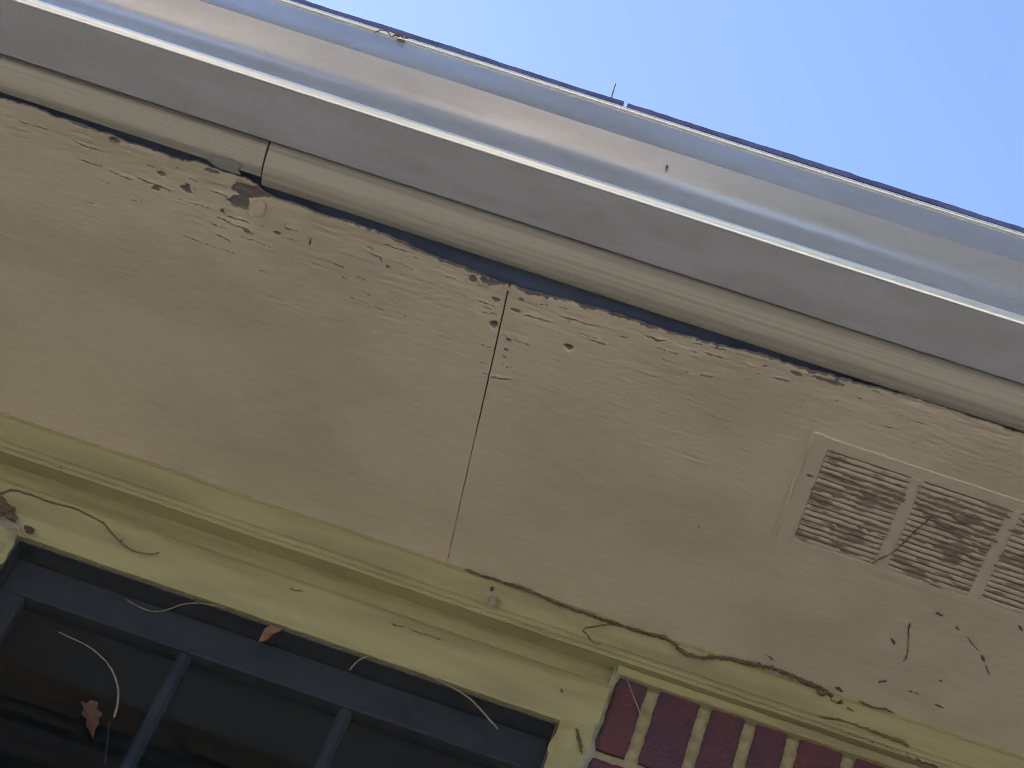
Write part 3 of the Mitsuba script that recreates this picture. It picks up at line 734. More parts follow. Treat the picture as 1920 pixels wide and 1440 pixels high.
for a, b in ((cells[0][1], cells[1][0]), (cells[1][1], cells[2][0])):
    add('divider', extrude_z([(a - .0004, 0), (a + .003, -.0016), (b - .003, -.0016), (b + .0004, 0), (b, .002), (a, .002)], [0, 1]).apply_transform(np.array([[1, 0, 0, 0], [0, 0, LY1 - LY0 + .002, LY0 - .001], [0, 1.0, 0, 3.5980], [0, 0, 0, 1]])), 'vent_frame', vent, smooth=40)
pitch = (LY1 - LY0) / 17
gv = np.random.default_rng(5)
for ci, (a, b) in enumerate(cells):
    for k in range(17):
        yc = LY0 + (k + .5) * pitch
        xs = np.linspace(a + .0004, b - .0004, 18)
        prof = [(yc + .0049, 3.5990), (yc + .0047, 3.5980), (yc + .0022, 3.5966), (yc - .0010, 3.5961), (yc - .0036, 3.5968), (yc - .0033, 3.5975), (yc - .0008, 3.5969), (yc + .0018, 3.5974), (yc + .0037, 3.5990)]
        sd = gv.uniform(0, 50)
        def d(v, sd=sd, a=a, b=b):
            x = v[..., 0]
            t = np.clip(np.minimum(x - a, b - x) / .006, 0, 1)
            v[..., 2] = 3.5984 + (v[..., 2] - 3.5984) * (0.35 + 0.65 * t)
            v[..., 1] += 0.0005 * vnoise(x * 60, 0 * x, sd) * t
            v[..., 2] += 0.0006 * vnoise(x * 90, 0 * x, sd + 3) * t
            return v
        add('slat', extrude_x(prof, xs, disp=d), 'vent_paint', vent, smooth=50)
# dirt packed into the slots
dirt = []
gd = np.random.default_rng(21)
for cx, cy, sx, sy, nn in [(0.1844, -0.4224, 0.012, 0.01, 22), (0.2153, -0.4081, 0.022, 0.012, 46), (0.1755, -0.394, 0.016, 0.01, 22), (0.241, -0.4347, 0.01, 0.006, 10), (0.1785, -0.3461, 0.012, 0.01, 14), (0.223, -0.3577, 0.012, 0.006, 10), (0.1931, -0.318, 0.014, 0.006, 14), (0.288, -0.433, 0.016, 0.01, 26), (0.3248, -0.4216, 0.022, 0.012, 40), (0.3468, -0.4563, 0.016, 0.01, 30), (0.3136, -0.3718, 0.02, 0.012, 24), (0.357, -0.3831, 0.02, 0.012, 20), (0.3748, -0.4408, 0.014, 0.012, 30), (0.312, -0.3102, 0.02, 0.008, 12)]:
    for i in range(nn):
        x, y = cx + gd.normal(0, sx), cy + gd.normal(0, sy)
        if not any(a + .002 < x < b - .002 for a, b in cells) or not (LY0 < y < LY1):
            continue
        k = round((y - LY0) / pitch)
        y = LY0 + k * pitch + gd.normal(0, .0012)
        dirt.append(lump((x, y, 3.5966 + gd.uniform(-.0008, .001)), (gd.uniform(.003, .011), gd.uniform(.0007, .0022), .0011), i + cx * 99, .6, 1, (1, gd.normal(0, .04), 0)))
add('dirt', join(dirt), 'vent_dirt', vent, smooth=True, kind='stuff')
back = box(cells[0][0] - .003, cells[2][1] + .003, LY0 - .003, LY1 + .003, 3.5994, 3.5996)
add('screen', back, 'vent_dirt', vent)

# ---------------------------------------------------------------- dead vines, twigs, seeds, webs
def vine(name, pts, r0, r1, mat, label, cat, seed, rough=.3, tufts=()):
    ms = [tube(pts, r0, r1, 7, .003, rough, seed)]
    g = np.random.default_rng(seed)
    for c, n, L in tufts:
        for i in range(n):
            d = g.normal(0, 1, 3) * [1, .35, .7]
            d /= np.linalg.norm(d)
            c = np.asarray(c, float)
            ms.append(tube([c, c + d * L * .5 + g.normal(0, .001, 3), c + d * L], .00035, .0002, 4, .003, .1, seed + i))
    return add(name, join(ms), mat, smooth=True, label=label, cat=cat)

vp = [(-0.2576, -0.044, 3.5964), (-0.2363, -0.044, 3.5959), (-0.2191, -0.0441, 3.5965), (-0.1913, -0.0446, 3.5965), (-0.1688, -0.0448, 3.5965), (-0.1455, -0.044, 3.5946), (-0.1223, -0.044, 3.5921), (-0.1037, -0.044, 3.5925), (-0.0849, -0.044, 3.592), (-0.0638, -0.044, 3.5915), (-0.0473, -0.044, 3.591), (-0.0249, -0.044, 3.5911), (-0.0029, -0.044, 3.5921), (0.0223, -0.044, 3.5955), (0.0361, -0.044, 3.5908), (0.0491, -0.044, 3.583), (0.063, -0.044, 3.5804), (0.0806, -0.044, 3.5843), (0.0972, -0.044, 3.5926), (0.1148, -0.044, 3.5965), (0.1362, -0.0472, 3.5965), (0.1572, -0.0514, 3.5965), (0.1788, -0.0535, 3.5965), (0.2091, -0.05, 3.5965), (0.2316, -0.0481, 3.5965), (0.2489, -0.044, 3.596), (0.257, -0.044, 3.592)]
vine('dead_vine', vp, .0013, .0026, 'twig_dark', 'long brown dead vine along the joint of soffit and crown moulding', 'vine', 31, .45,
     [(vp[i], 4, .006) for i in range(3, len(vp) - 2)] + [(vp[-3], 8, .010)])
vine('vine_tendril', [(-0.0473, -0.042, 3.5927), (-0.0646, -0.042, 3.5791), (-0.0814, -0.042, 3.5667), (-0.0737, -0.042, 3.5574), (-0.0642, -0.042, 3.5499), (-0.0574, -0.042, 3.5491), (-0.0536, -0.042, 3.5546)], .0011, .0008, 'twig_dark', 'hooked brown tendril hanging across the crown moulding near the window corner', 'tendril', 32)
lv = [(-0.8912, -0.0225, 3.4667), (-0.8748, -0.0225, 3.4806), (-0.8674, -0.0225, 3.4893), (-0.8544, -0.0225, 3.4943), (-0.8278, -0.0225, 3.4951), (-0.8045, -0.0225, 3.4944), (-0.7752, -0.0225, 3.4976), (-0.7504, -0.0225, 3.4935), (-0.7293, -0.0225, 3.4887), (-0.713, -0.0225, 3.4777), (-0.698, -0.0225, 3.4693), (-0.6798, -0.0225, 3.4624), (-0.6647, -0.0225, 3.4622), (-0.6513, -0.0225, 3.4663), (-0.6432, -0.0225, 3.474)]
vine('dead_vine', lv, .0016, .0007, 'twig_dark', 'brown dead vine drooping over the window head at the left edge', 'vine', 33, .3, [(lv[10], 5, .006), (lv[13], 5, .005)])
bv = [(-0.0331, -0.019, 3.562), (-0.0124, -0.019, 3.5624), (0.0248, -0.019, 3.5624), (0.0692, -0.019, 3.5627), (0.0993, -0.019, 3.5605), (0.1358, -0.019, 3.5622), (0.1726, -0.019, 3.5622), (0.2092, -0.019, 3.563), (0.2458, -0.019, 3.563), (0.2829, -0.019, 3.5603), (0.3268, -0.019, 3.5598), (0.3708, -0.019, 3.5575), (0.4146, -0.019, 3.5552)]
vine('dead_vine', bv, .0009, .0016, 'husk', 'thin blackish dead vine in the groove just above the bricks', 'vine', 34, .6, [(bv[i], 2, .004) for i in (3, 4, 5, 6, 7)])
vine('dried_stem', [(0.246, -0.0262, 3.5676), (0.2714, -0.0262, 3.5721), (0.2932, -0.0262, 3.5731), (0.3152, -0.0262, 3.5724), (0.3335, -0.0262, 3.5719), (0.3592, -0.0262, 3.5709), (0.3709, -0.0262, 3.5658)], .0010, .0022, 'leaf_dry', 'short rusty brown stem lying on the lower right crown moulding', 'stem', 35, .4)

# cocoon on the crown moulding
cc = [(-0.2155, -0.035, 3.5872), (-0.2074, -0.035, 3.5678), (-0.2025, -0.035, 3.559)]
co = thing('cocoon', 'small greyish brown cocoon hanging on the crown moulding', 'cocoon')
add('body', lump(cc[1], (.0062, .0050, .0092), 4, .18, 3), 'cocoon_silk', co, smooth=True)
add('cap', lump(cc[0], (.0030, .0028, .0042), 5, .4, 2), 'husk', co, smooth=True)

# twigs and leaf scraps hanging in front of the window
vine('twig', [(-0.6541, -0.015, 3.3875), (-0.6304, -0.015, 3.3826), (-0.6124, -0.015, 3.3839), (-0.5982, -0.015, 3.3942), (-0.5856, -0.015, 3.4086), (-0.5677, -0.015, 3.4196), (-0.5474, -0.015, 3.4248), (-0.5262, -0.015, 3.4275)], .0007, .0008, 'twig_pale', 'thin wavy pale twig at the top of the left window pane', 'twig', 41, .2)
vine('twig', [(-0.3337, -0.015, 3.4276), (-0.3392, -0.015, 3.4223), (-0.3446, -0.015, 3.4123), (-0.3486, -0.015, 3.3965)], .0010, .0012, 'twig_pale', 'short pale twig stub hanging above the middle window pane', 'twig', 42, .2)
vine('twig', [(-0.261, -0.0165, 3.4291), (-0.2383, -0.0165, 3.4268), (-0.2152, -0.0165, 3.423), (-0.1908, -0.0165, 3.415), (-0.1686, -0.0165, 3.4017), (-0.1502, -0.0165, 3.3887), (-0.142, -0.0165, 3.3831)], .0008, .0014, 'twig_pale', 'curved pale twig above the right window pane', 'twig', 43, .2)
vine('twig', [(-0.7165, 0.001, 3.3159), (-0.6991, 0.001, 3.3132), (-0.6837, 0.001, 3.3116), (-0.6657, 0.001, 3.3074), (-0.6437, 0.001, 3.2975), (-0.6258, 0.001, 3.2831), (-0.611, 0.001, 3.264), (-0.6027, 0.001, 3.2449), (-0.5986, 0.001, 3.2287), (-0.5974, 0.001, 3.2194)], .0007, .0016, 'twig_pale', 'pale twig curving down in front of the left window pane', 'twig', 44, .2)

def leaf(pts, mat, name, label, cat, thick=.0006, curl=.004, seed=1):
    p = np.asarray(pts, float)
    c = p.mean(0)
    ns = 7
    g = np.random.default_rng(seed)
    v = np.vstack([c + (p - c) * s for s in np.linspace(0.02, 1, ns)])
    r = np.repeat(np.linspace(0, 1, ns), len(p))
    off = curl * r ** 2 + .0008 * g.normal(0, 1, len(v)) * r
    m = len(p)
    f = []
    for a in range(ns - 1):
        for i in range(m):
            j = (i + 1) % m
            f += [[a * m + i, a * m + j, (a + 1) * m + j], [a * m + i, (a + 1) * m + j, (a + 1) * m + i]]
    v1, v2 = v.copy(), v.copy()
    v1[:, 1] -= off
    v2[:, 1] -= off - thick
    f = np.array(f)
    return add(name, trimesh.Trimesh(np.vstack([v1, v2]), np.vstack([f, f[:, ::-1] + len(v)]), process=False), mat, smooth=True, label=label, cat=cat)
leaf([(-0.4725, -0.014, 3.4175), (-0.4667, -0.014, 3.4239), (-0.4579, -0.014, 3.424), (-0.4506, -0.014, 3.4282), (-0.4535, -0.014, 3.4202), (-0.4595, -0.014, 3.4127), (-0.4612, -0.014, 3.4033), (-0.4662, -0.014, 3.3954), (-0.4722, -0.014, 3.3937), (-0.4725, -0.014, 3.404)], 'leaf_dry', 'leaf_scrap', 'small tan scrap of dry leaf under the window head', 'leaf', seed=3, curl=.002)
leaf([(-0.6436, 0.0, 3.2218), (-0.6356, 0.0, 3.2199), (-0.6322, 0.0, 3.2285), (-0.6225, 0.0, 3.2292), (-0.6203, 0.0, 3.2194), (-0.6101, 0.0, 3.214), (-0.6126, 0.0, 3.2067), (-0.6075, 0.0, 3.1983), (-0.6096, 0.0, 3.1903), (-0.6055, 0.0, 3.1746), (-0.6137, 0.0, 3.1833), (-0.6223, 0.0, 3.1901), (-0.6251, 0.0, 3.1995), (-0.6337, 0.0, 3.2029), (-0.6353, 0.0, 3.2128)], 'seed_red', 'dry_leaf', 'reddish brown curled leaf caught on the left window pane', 'leaf', seed=5, curl=.007)
vine('leaf_stalk', [(-0.6025, 0.01, 3.219), (-0.5952, 0.01, 3.1974), (-0.5874, 0.01, 3.1745), (-0.5809, 0.01, 3.1549)], .0009, .0006, 'leaf_dry', 'thin rusty stalk hanging below the curved pale twig', 'stalk', 46, .2)

# clutter at the upper left corner of the window
cl = [(-0.8756, -0.022, 3.4629), (-0.8684, -0.022, 3.4704), (-0.8541, -0.022, 3.4594), (-0.8451, -0.022, 3.4502), (-0.8646, -0.022, 3.4494), (-0.8606, -0.022, 3.4636)]
add('debris_clump', join([lump(q, (.009, .004, .006), i + 2, .5, 2, (1, 0, .3 * (-1) ** i)) for i, q in enumerate(cl)]), 'husk', smooth=True, label='dark clump of dead plant matter at the left edge above the window', cat='debris')
add('red_seed', lump([(-0.8147, -0.02, 3.4405)][0], (.0085, .0025, .0052), 8, .5, 2, (1, 0, -.3)), 'seed_red', smooth=True, label='dark red seed case at the upper left window corner', cat='seed')
wg = np.random.default_rng(17)
wa = [(-0.8481, -0.016, 3.4649), (-0.8382, -0.016, 3.4519), (-0.8285, -0.016, 3.441), (-0.8243, -0.016, 3.4286), (-0.8485, -0.016, 3.4575), (-0.8498, -0.016, 3.4312)]
ws = []
for i in range(16):
    a, b = np.array(wa[wg.integers(4)]), np.array([(-0.8765, -0.016, 3.46), (-0.8657, -0.016, 3.4423), (-0.8555, -0.016, 3.4306), (-0.8521, -0.016, 3.4362), (-0.8459, -0.016, 3.4391), (-0.8396, -0.016, 3.442)][wg.integers(6)])
    m = (a + b) / 2 + wg.normal(0, .0018, 3)
    ws.append(tube([a, m, b], .0003, .0003, 4, .004, .1, i))
ws.append(tube([(-0.8531, -0.0165, 3.4704), (-0.8419, -0.0165, 3.4549), (-0.8322, -0.0165, 3.4439), (-0.8232, -0.0165, 3.4296)], .0011, .0009, 6, .003, .4, 77))
add('cobweb', join(ws), 'web_silk', smooth=True, label='dusty cobweb in the upper left corner of the window casing', cat='cobweb', kind=None)

# specks on the soffit
SP = (
    ((0.3003, -0.175, 3.5988), (0.0106, 0.0121, 0), 0.0062, 0.0022, 'small dark husk on the soffit, halfway between the vent and the vine'),
    ((0.4116, -0.1978, 3.5988), (0.0108, 0.0141, 0), 0.0068, 0.0026, 'dark tailed husk on the soffit at the right edge'),
    ((0.3389, -0.2499, 3.5988), (0.0116, 0.0016, 0), 0.0062, 0.002, 'brown husk on the soffit nearest below the vent'),
    ((0.3661, -0.236, 3.5988), (0.0088, 0.0083, 0), 0.0045, 0.0018, 'small brown husk between the vent and the dark tailed husk'),
    ((0.3089, -0.0956, 3.5988), (0.0145, -0.0123, 0), 0.0072, 0.0018, 'long flat dark husk on the soffit just above the tangled vine end'),
    ((0.3475, -0.0945, 3.5988), (0.0059, 0.0003, 0), 0.003, 0.0016, 'tiny black speck to the right of the long flat husk'),
    ((0.3762, -0.1325, 3.5988), (0.0061, -0.001, 0), 0.003, 0.0014, 'tiny dark speck right of the long flat husk, level with it'),
    ((0.3884, -0.0854, 3.5988), (0.0155, 0.0032, 0), 0.008, 0.0016, 'faint brown streak of dirt on the soffit nearest the lower right corner'),
    ((0.4366, -0.2723, 3.5988), (0.0101, 0.0097, 0), 0.006, 0.002, 'dark husk at the right edge of the photo under the vent'),
)
for px, d, a, b, lab in SP:
    add('husk', lump(px, (a * .85, b * .75, b * .5), a * 1e4, .35, 2, d), 'twig_dark', smooth=True, label=lab, cat='husk')
vine('hair_strand', [(0.3098, -0.2168, 3.5988), (0.3116, -0.2059, 3.5988), (0.3144, -0.1965, 3.5988), (0.318, -0.182, 3.5988), (0.3222, -0.1654, 3.5988), (0.3237, -0.1507, 3.5988), (0.3211, -0.1449, 3.5988)], .0007, .0005, 'husk', 'thin broken dark strand on the soffit beside the small dark husk', 'strand', 51, .7)
vine('hair_strand', [(0.4179, -0.1891, 3.5988), (0.4239, -0.179, 3.5988), (0.4294, -0.1707, 3.5988)], .0007, .0004, 'husk', 'short tail strand below the dark tailed husk', 'strand', 52, .4)
vine('hair_strand', [(0.3815, -0.2268, 3.5988), (0.3904, -0.2184, 3.5988), (0.4017, -0.2091, 3.5988)], .0005, .0005, 'twig_dark', 'faint strand above the dark tailed husk', 'strand', 53, .5)
vine('hair_strand', [(0.3531, -0.0952, 3.5988), (0.3577, -0.0942, 3.5988), (0.3617, -0.0952, 3.5988)], .0009, .0006, 'twig_dark', 'short brown thread beside the tiny black speck', 'strand', 54, .6)
# web and tuft on the vent
vw = [(0.2347, -0.3016, 3.5935), (0.2429, -0.3159, 3.5935), (0.2517, -0.3283, 3.5935), (0.2581, -0.3436, 3.5935), (0.2635, -0.3622, 3.5935), (0.2694, -0.383, 3.5935), (0.2758, -0.3999, 3.5935), (0.2803, -0.4137, 3.5935)]
vine('web_strand', vw, .0006, .0006, 'husk', 'dark web strand crossing the first vent divider', 'strand', 55, .4, [(vw[1], 3, .005)])
tf = [(0.2975, -0.4051, 3.5938), (0.312, -0.4229, 3.5938), (0.3231, -0.434, 3.5938)]
add('leaf_tuft', join([lump(tf[0], (.011, .0035, .0015), 3, .5, 2, (1, .25, 0)), lump(tf[1], (.014, .0038, .0016), 6, .5, 2, (1, .3, 0)), lump(tf[2], (.010, .0028, .0014), 9, .5, 2, (1, -.1, 0))]), 'vent_dirt', smooth=True, label='dark wad of debris stuck on the middle vent louvres', cat='debris')
add('vent_screw', lump([(0.1269, -0.4109, 3.597)][0], (.0040, .0016, .0010), 3, .3, 2, (1, -.05, 0)), 'husk', vent, smooth=True)
# nail heads in the soffit
for i, q in enumerate([(-0.2703, -0.2322, 3.5996), (-0.2023, -0.288, 3.5996)]):
    m = trimesh.creation.cylinder(radius=.0028, height=.0010, sections=18)
    m.apply_translation(q)
    add('nail', m, 'soffit_paint', 'soffit_board_001', smooth=40)

# paint chips and curls by the broken joint, hanging off the board
def chip(poly, drop, mat, parent, name, label=None, tilt=(0, -1)):
    p = np.asarray(poly, float)
    c = p.mean(0)
    n, m = 5, len(p)
    v = np.vstack([c + (p - c) * s for s in np.linspace(.02, 1, n)])
    ext = np.abs((p - c)[:, :2] @ np.array(tilt)).max() + 1e-9
    s = ((v - c)[:, :2] @ np.array(tilt)) / ext
    v[:, 2] = ZS - .0014 - drop * np.clip(s, -1, 1) * .5 - drop * .5
    up = v.copy()
    up[:, 2] += .0005
    f = []
    for a in range(n - 1):
        for i in range(m):
            j = (i + 1) % m
            f += [[a * m + i, (a + 1) * m + j, a * m + j], [a * m + i, (a + 1) * m + i, (a + 1) * m + j]]
    f = np.array(f)
    o = (n - 1) * m
    rim = []
    for i in range(m):
        j = (i + 1) % m
        rim += [[o + i, len(v) + o + i, len(v) + o + j], [o + i, len(v) + o + j, o + j]]
    return add(name, trimesh.Trimesh(np.vstack([v, up]), np.vstack([f, f[:, ::-1] + len(v), rim]), process=False), mat, parent, smooth=40, label=label)
LP = 'soffit_board'
chip([(-0.6112, -0.5539, 3.5975), (-0.6042, -0.5592, 3.5975), (-0.5961, -0.5608, 3.5975), (-0.5923, -0.5556, 3.5975), (-0.5921, -0.5463, 3.5975), (-0.594, -0.5379, 3.5975), (-0.6018, -0.533, 3.5975), (-0.6102, -0.5279, 3.5975), (-0.6118, -0.5375, 3.5975), (-0.6099, -0.5468, 3.5975)], .0012, 'pale_chip', LP, 'paint_chip', 'pale square chip of paint by the broken joint')
for q, t in (([(-0.5652, -0.5415, 3.598), (-0.5608, -0.539, 3.598), (-0.5557, -0.536, 3.598), (-0.5493, -0.5334, 3.598), (-0.5545, -0.5313, 3.598), (-0.5614, -0.5311, 3.598), (-0.5648, -0.5314, 3.598), (-0.5633, -0.5371, 3.598)], (1, .3)),
             ([(-0.6435, -0.5285, 3.598), (-0.6396, -0.5318, 3.598), (-0.6373, -0.5285, 3.598), (-0.6302, -0.5254, 3.598), (-0.634, -0.5221, 3.598), (-0.6408, -0.5202, 3.598)], (.3, -1)),
             ([(-0.6083, -0.5041, 3.598), (-0.6045, -0.5074, 3.598), (-0.6009, -0.5063, 3.598), (-0.6033, -0.5027, 3.598), (-0.6087, -0.5005, 3.598)], (-.3, -1)),
             ([(-0.7077, -0.5712, 3.598), (-0.7045, -0.5741, 3.598), (-0.7055, -0.5695, 3.598), (-0.7087, -0.5658, 3.598)], (0, -1)),
             ([(-0.6877, -0.549, 3.598), (-0.684, -0.5454, 3.598), (-0.6807, -0.5382, 3.598), (-0.6841, -0.5377, 3.598), (-0.6879, -0.543, 3.598)], (-1, 0)),
             ([(-0.3218, -0.5441, 3.598), (-0.3144, -0.5437, 3.598), (-0.3081, -0.542, 3.598), (-0.31, -0.5377, 3.598), (-0.3194, -0.5373, 3.598)], (0, -1)),
             ([(-0.2946, -0.5495, 3.598), (-0.2862, -0.5513, 3.598), (-0.2811, -0.5491, 3.598), (-0.2817, -0.5445, 3.598), (-0.2914, -0.543, 3.598)], (0, -1)),
             ([(-0.6321, -0.5812, 3.598), (-0.6235, -0.5829, 3.598), (-0.609, -0.5804, 3.598), (-0.6075, -0.5785, 3.598), (-0.6182, -0.5767, 3.598), (-0.6264, -0.5776, 3.598)], (0, -1))):
    chip(q, .0016, 'soffit_paint', LP, 'paint_curl', None, t)
for q in ([(0.0762, -0.5615, 3.598), (0.0797, -0.5656, 3.598), (0.0861, -0.5658, 3.598), (0.0858, -0.5622, 3.598), (0.0788, -0.5591, 3.598)], [(0.0623, -0.5473, 3.598), (0.0672, -0.5486, 3.598), (0.0667, -0.5456, 3.598), (0.0622, -0.5428, 3.598)]):
    chip(q, .0014, 'soffit_paint', 'soffit_board_001', 'paint_curl', None, (0, -1))

# dark scraps on the window casing
CS = (([(-0.465, -0.0215, 3.4867), (-0.4586, -0.0215, 3.4876), (-0.4521, -0.0215, 3.4885), (-0.4464, -0.0215, 3.4891)], .0010, 'short dark streak of dirt on the window head casing left of the joint'),
      ([(-0.3227, -0.021, 3.486), (-0.3102, -0.021, 3.4867), (-0.2959, -0.021, 3.4882), (-0.282, -0.021, 3.4867), (-0.2736, -0.021, 3.4884), (-0.2623, -0.021, 3.4877), (-0.2496, -0.021, 3.4875)], .0008, 'long cracked dark streak on the window head casing'),
      ([(-0.0836, -0.0215, 3.4737), (-0.0795, -0.0215, 3.4698)], .0014, 'black speck on the window head casing near its right corner'),
      ([(-0.1231, -0.018, 3.4885), (-0.1133, -0.018, 3.4928), (-0.104, -0.018, 3.4912)], .0006, 'faint curly thread on the window head casing near the corner'),
      ([(-0.0493, -0.016, 3.4273), (-0.0445, -0.016, 3.4203), (-0.0395, -0.016, 3.4097), (-0.0345, -0.016, 3.3993), (-0.0308, -0.016, 3.3883)], .0017, 'ragged dark strip on the right window side casing'))
for i, (pts, r, lab) in enumerate(CS):
    vine('dirt_streak', pts, r, r * .8, 'husk', lab, 'dirt', 60 + i, .6)
# debris along the lower right crown moulding
CD = (([(0.1637, -0.04, 3.6002), (0.1781, -0.04, 3.5988), (0.1889, -0.04, 3.5998), (0.1961, -0.04, 3.601)], .0012, 'husk', 'dark bark shred on the crown moulding below the vine'),
      ([(0.2352, -0.044, 3.5948), (0.242, -0.044, 3.594), (0.2494, -0.044, 3.5934)], .0042, 'twig_dark', 'matted brown tuft at the vine end'),
      ([(0.254, -0.04, 3.5902), (0.2618, -0.04, 3.5879), (0.2677, -0.04, 3.5876)], .0008, 'twig_dark', 'thin thread leading to the reddish bud'),
      ([(0.2664, -0.04, 3.587), (0.2716, -0.04, 3.5903)], .0030, 'seed_red', 'reddish bud on the crown moulding right of the vine end'),
      ([(0.2564, -0.059, 3.5965), (0.2629, -0.0567, 3.5965), (0.2669, -0.053, 3.5965)], .0020, 'seed_red', 'reddish scrap on the soffit edge right of the vine end'),
      ([(0.278, -0.04, 3.5874), (0.283, -0.04, 3.5839), (0.2891, -0.04, 3.5828)], .0013, 'twig_dark', 'small twiggy scrap right of the reddish bud'),
      ([(0.2926, -0.0447, 3.5965), (0.302, -0.0451, 3.5965), (0.3145, -0.0449, 3.5965), (0.327, -0.047, 3.5965)], .0013, 'leaf_dry', 'rusty shred along the upper crown moulding edge at lower right'),
      ([(0.3195, -0.0476, 3.5965), (0.3264, -0.049, 3.5965), (0.3401, -0.047, 3.5965)], .0010, 'twig_dark', 'dark thread at the lower right along the soffit edge'),
      ([(0.1568, -0.0763, 3.5965), (0.164, -0.071, 3.5965), (0.1692, -0.068, 3.5965)], .0008, 'twig_dark', 'tiny bent thread on the soffit above the vine'))
for i, (pts, r, mat, lab) in enumerate(CD):
    vine('plant_scrap', pts, r, r * .7, mat, lab, 'scrap', 80 + i, .5)
vine('silk_thread', [(-0.0109, -0.009, 3.5415), (0.0011, -0.009, 3.5238), (0.0112, -0.009, 3.5074), (0.0181, -0.009, 3.4973), (0.0261, -0.009, 3.4831)], .0003, .0007, 'web_silk', 'pale silk thread hanging on the first upright brick', 'thread', 95, .3)
vine('silk_thread', [(0.2238, -0.009, 3.5177), (0.2258, -0.009, 3.5296), (0.2323, -0.009, 3.5408), (0.2398, -0.009, 3.5477), (0.2469, -0.009, 3.5564)], .0005, .0004, 'web_silk', 'pale silk thread over the fourth mortar joint', 'thread', 96, .4)

# on the gutter
add('beetle', lump([(-0.1434, -0.7555, 3.6464)][0], (.0016, .0016, .0036), 3, .3, 2), 'husk', smooth=True, label='tiny dark insect on the gutter face', cat='insect')
vine('sprout', [(-0.2319, -0.764, 3.7203), (-0.2332, -0.764, 3.733), (-0.2344, -0.764, 3.7447), (-0.2349, -0.764, 3.7568)], .0010, .0007, 'twig_dark', 'thin sprout standing up from the gutter guard against the sky', 'sprout', 97, .1)
GD = [(-0.5169, -0.7685, 3.7026), (-0.5141, -0.7685, 3.7099), (-0.511, -0.7685, 3.7163), (-0.506, -0.7685, 3.7133), (-0.4972, -0.7685, 3.7066), (-0.4901, -0.7685, 3.7129), (-0.4834, -0.7685, 3.7108), (-0.4802, -0.7685, 3.7149), (-0.4759, -0.7685, 3.7138), (-0.4846, -0.7685, 3.7043), (-0.4462, -0.7685, 3.7072), (-0.4396, -0.7685, 3.7074)]
db = [tube([GD[0], GD[1], GD[2]], .0007, .0006, 5, .003, .2, 1), tube([GD[1], GD[3], GD[4]], .0006, .0006, 5, .003, .2, 2), tube([GD[4], GD[5], GD[6], GD[8]], .0010, .0008, 5, .003, .3, 3),
      lump(GD[5], (.0045, .0018, .0030), 3, .5, 2), lump(GD[7], (.0040, .0015, .0018), 5, .5, 2), lump(GD[9], (.005, .0015, .0018), 7, .5, 2)]
add('leaf_litter', join(db), 'leaf_dry', smooth=True, label='pinkish bits of dead leaf caught on the gutter lip', cat='litter')

# ---------------------------------------------------------------- across the street: what the gutter mirrors
def house(name, x, y, w, d, h, label):
    t = thing(name, label, 'house')
    add('wall', box(x - w / 2, x + w / 2, y - d, y, 0, h), 'far_siding', t)
    add('roof', trimesh.Trimesh([[x - w / 2 - .4, y + .4, h], [x + w / 2 + .4, y + .4, h], [x + w / 2 + .4, y - d / 2, h + d * .3], [x - w / 2 - .4, y - d / 2, h + d * .3], [x - w / 2 - .4, y - d - .4, h], [x + w / 2 + .4, y - d - .4, h]],
        [[0, 1, 2], [0, 2, 3], [3, 2, 5], [3, 5, 4], [0, 3, 4], [1, 5, 2]], process=False), 'far_roof', t)
    for wx in (-w * .3, w * .3):
        add('window', box(x + wx - .7, x + wx + .7, y, y + .03, 1.0, 2.3), 'far_window', t)
    add('door', box(x - .5, x + .5, y, y + .03, 0.1, 2.2), 'far_window', t)
house('house', -6.7, -17.0, 11.0, 8.0, 6.0, 'cream two storey house across the street')
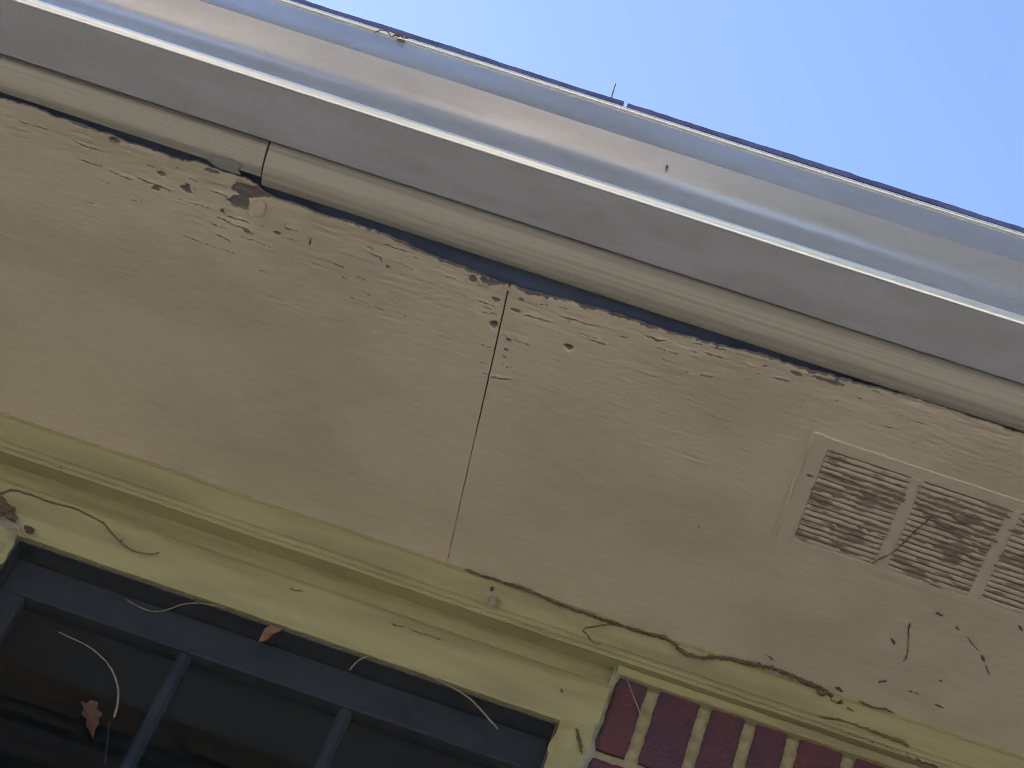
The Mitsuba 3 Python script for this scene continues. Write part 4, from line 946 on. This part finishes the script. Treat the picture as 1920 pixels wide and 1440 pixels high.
def tree(x, y, h, r, seed, lab, low=0.68, tall=0.33, clumps=38):
    t = thing('tree', lab, 'tree', 'trees across the street')
    g = np.random.default_rng(seed)
    limbs = [tube([(x, y, 0), (x + .2, y, h * .3), (x, y + .1, h * .7)], .22, .08, 9, .3, .08, seed)]
    for i in range(6):
        a = g.uniform(0, 6.28)
        limbs.append(tube([(x, y, h * g.uniform(.3, .6)), (x + r * .4 * math.cos(a), y + r * .4 * math.sin(a), h * .65), (x + r * .7 * math.cos(a), y + r * .7 * math.sin(a), h * .78)], .07, .02, 6, .3, .08, seed + i))
    add('trunk', join(limbs), 'bark', t, smooth=True)
    c = []
    for i in range(clumps):
        d = g.normal(0, 1, 3)
        d /= np.linalg.norm(d)
        c.append(np.array([x, y, h * low]) + d * g.uniform(.3, 1) ** .5 * [r, r, h * tall])
    c = np.repeat(np.array(c), 190, 0)
    n = len(c)
    p = c + g.normal(0, 1, (n, 3)) * r * .15
    u = g.normal(0, 1, (n, 3))
    u /= np.linalg.norm(u, axis=1, keepdims=True)
    w = np.cross(u, g.normal(0, 1, (n, 3)))
    w /= np.linalg.norm(w, axis=1, keepdims=True)
    e = .12 * max(1, r / 2.5)
    v = np.stack([p - u * e, p + w * e * .6, p + u * e, p - w * e * .6], 1).reshape(-1, 3)
    i = np.arange(n)[:, None] * 4
    add('crown', trimesh.Trimesh(v, np.vstack([i + [0, 1, 2], i + [0, 2, 3]]), process=False), 'leaf_green', t)
tree(-2.75, -12.0, 7.5, 0.55, 1, 'narrow columnar tree across the street', .52, .50, 30)
tree(1.8, -12.0, 6.0, 1.8, 2, 'low leafy tree right of the narrow tree across the street', .50, .45, 60)
tree(-7.6, -12.0, 6.0, 1.8, 3, 'low leafy tree left of the narrow tree across the street', .50, .45, 60)
tree(0.8, -14.5, 17.0, 6.0, 6, 'tall shade tree behind the narrow tree across the street', .70, .24, 150)
# unseen shrubs added under the window to darken the inner soffit
hg = np.random.default_rng(71)
n = 26000
p = np.stack([hg.uniform(-3.6, 3.4, n), hg.uniform(-1.28, -.12, n), hg.uniform(.1, 1.0, n)], 1)
p[:, 2] *= np.minimum(2.12 + .10 * np.sin(p[:, 0] * 3.1) + .05 * np.sin(p[:, 0] * 11), 2.02 + .5 * (p[:, 1] + 1.28))
u = hg.normal(0, 1, (n, 3))
u /= np.linalg.norm(u, axis=1, keepdims=True)
w = np.cross(u, hg.normal(0, 1, (n, 3)))
w /= np.linalg.norm(w, axis=1, keepdims=True)
v = np.stack([p - u * .05, p + w * .025, p + u * .05, p - w * .025], 1).reshape(-1, 3)
i = np.arange(n)[:, None] * 4
hd = thing('shade_hedge', 'green hedge added unseen below the window to darken the soffit', 'shade_hedge')
add('crown', trimesh.Trimesh(v, np.vstack([i + [0, 1, 2], i + [0, 2, 3]]), process=False), 'leaf_green', hd)
add('stem', join([tube([(x, -.55, 0), (x + .05, -.5, .8), (x, -.55, 1.7)], .02, .008, 6, .1, .1, k) for k, x in enumerate(np.arange(-3, 3, .5))]), 'bark', hd, smooth=True)
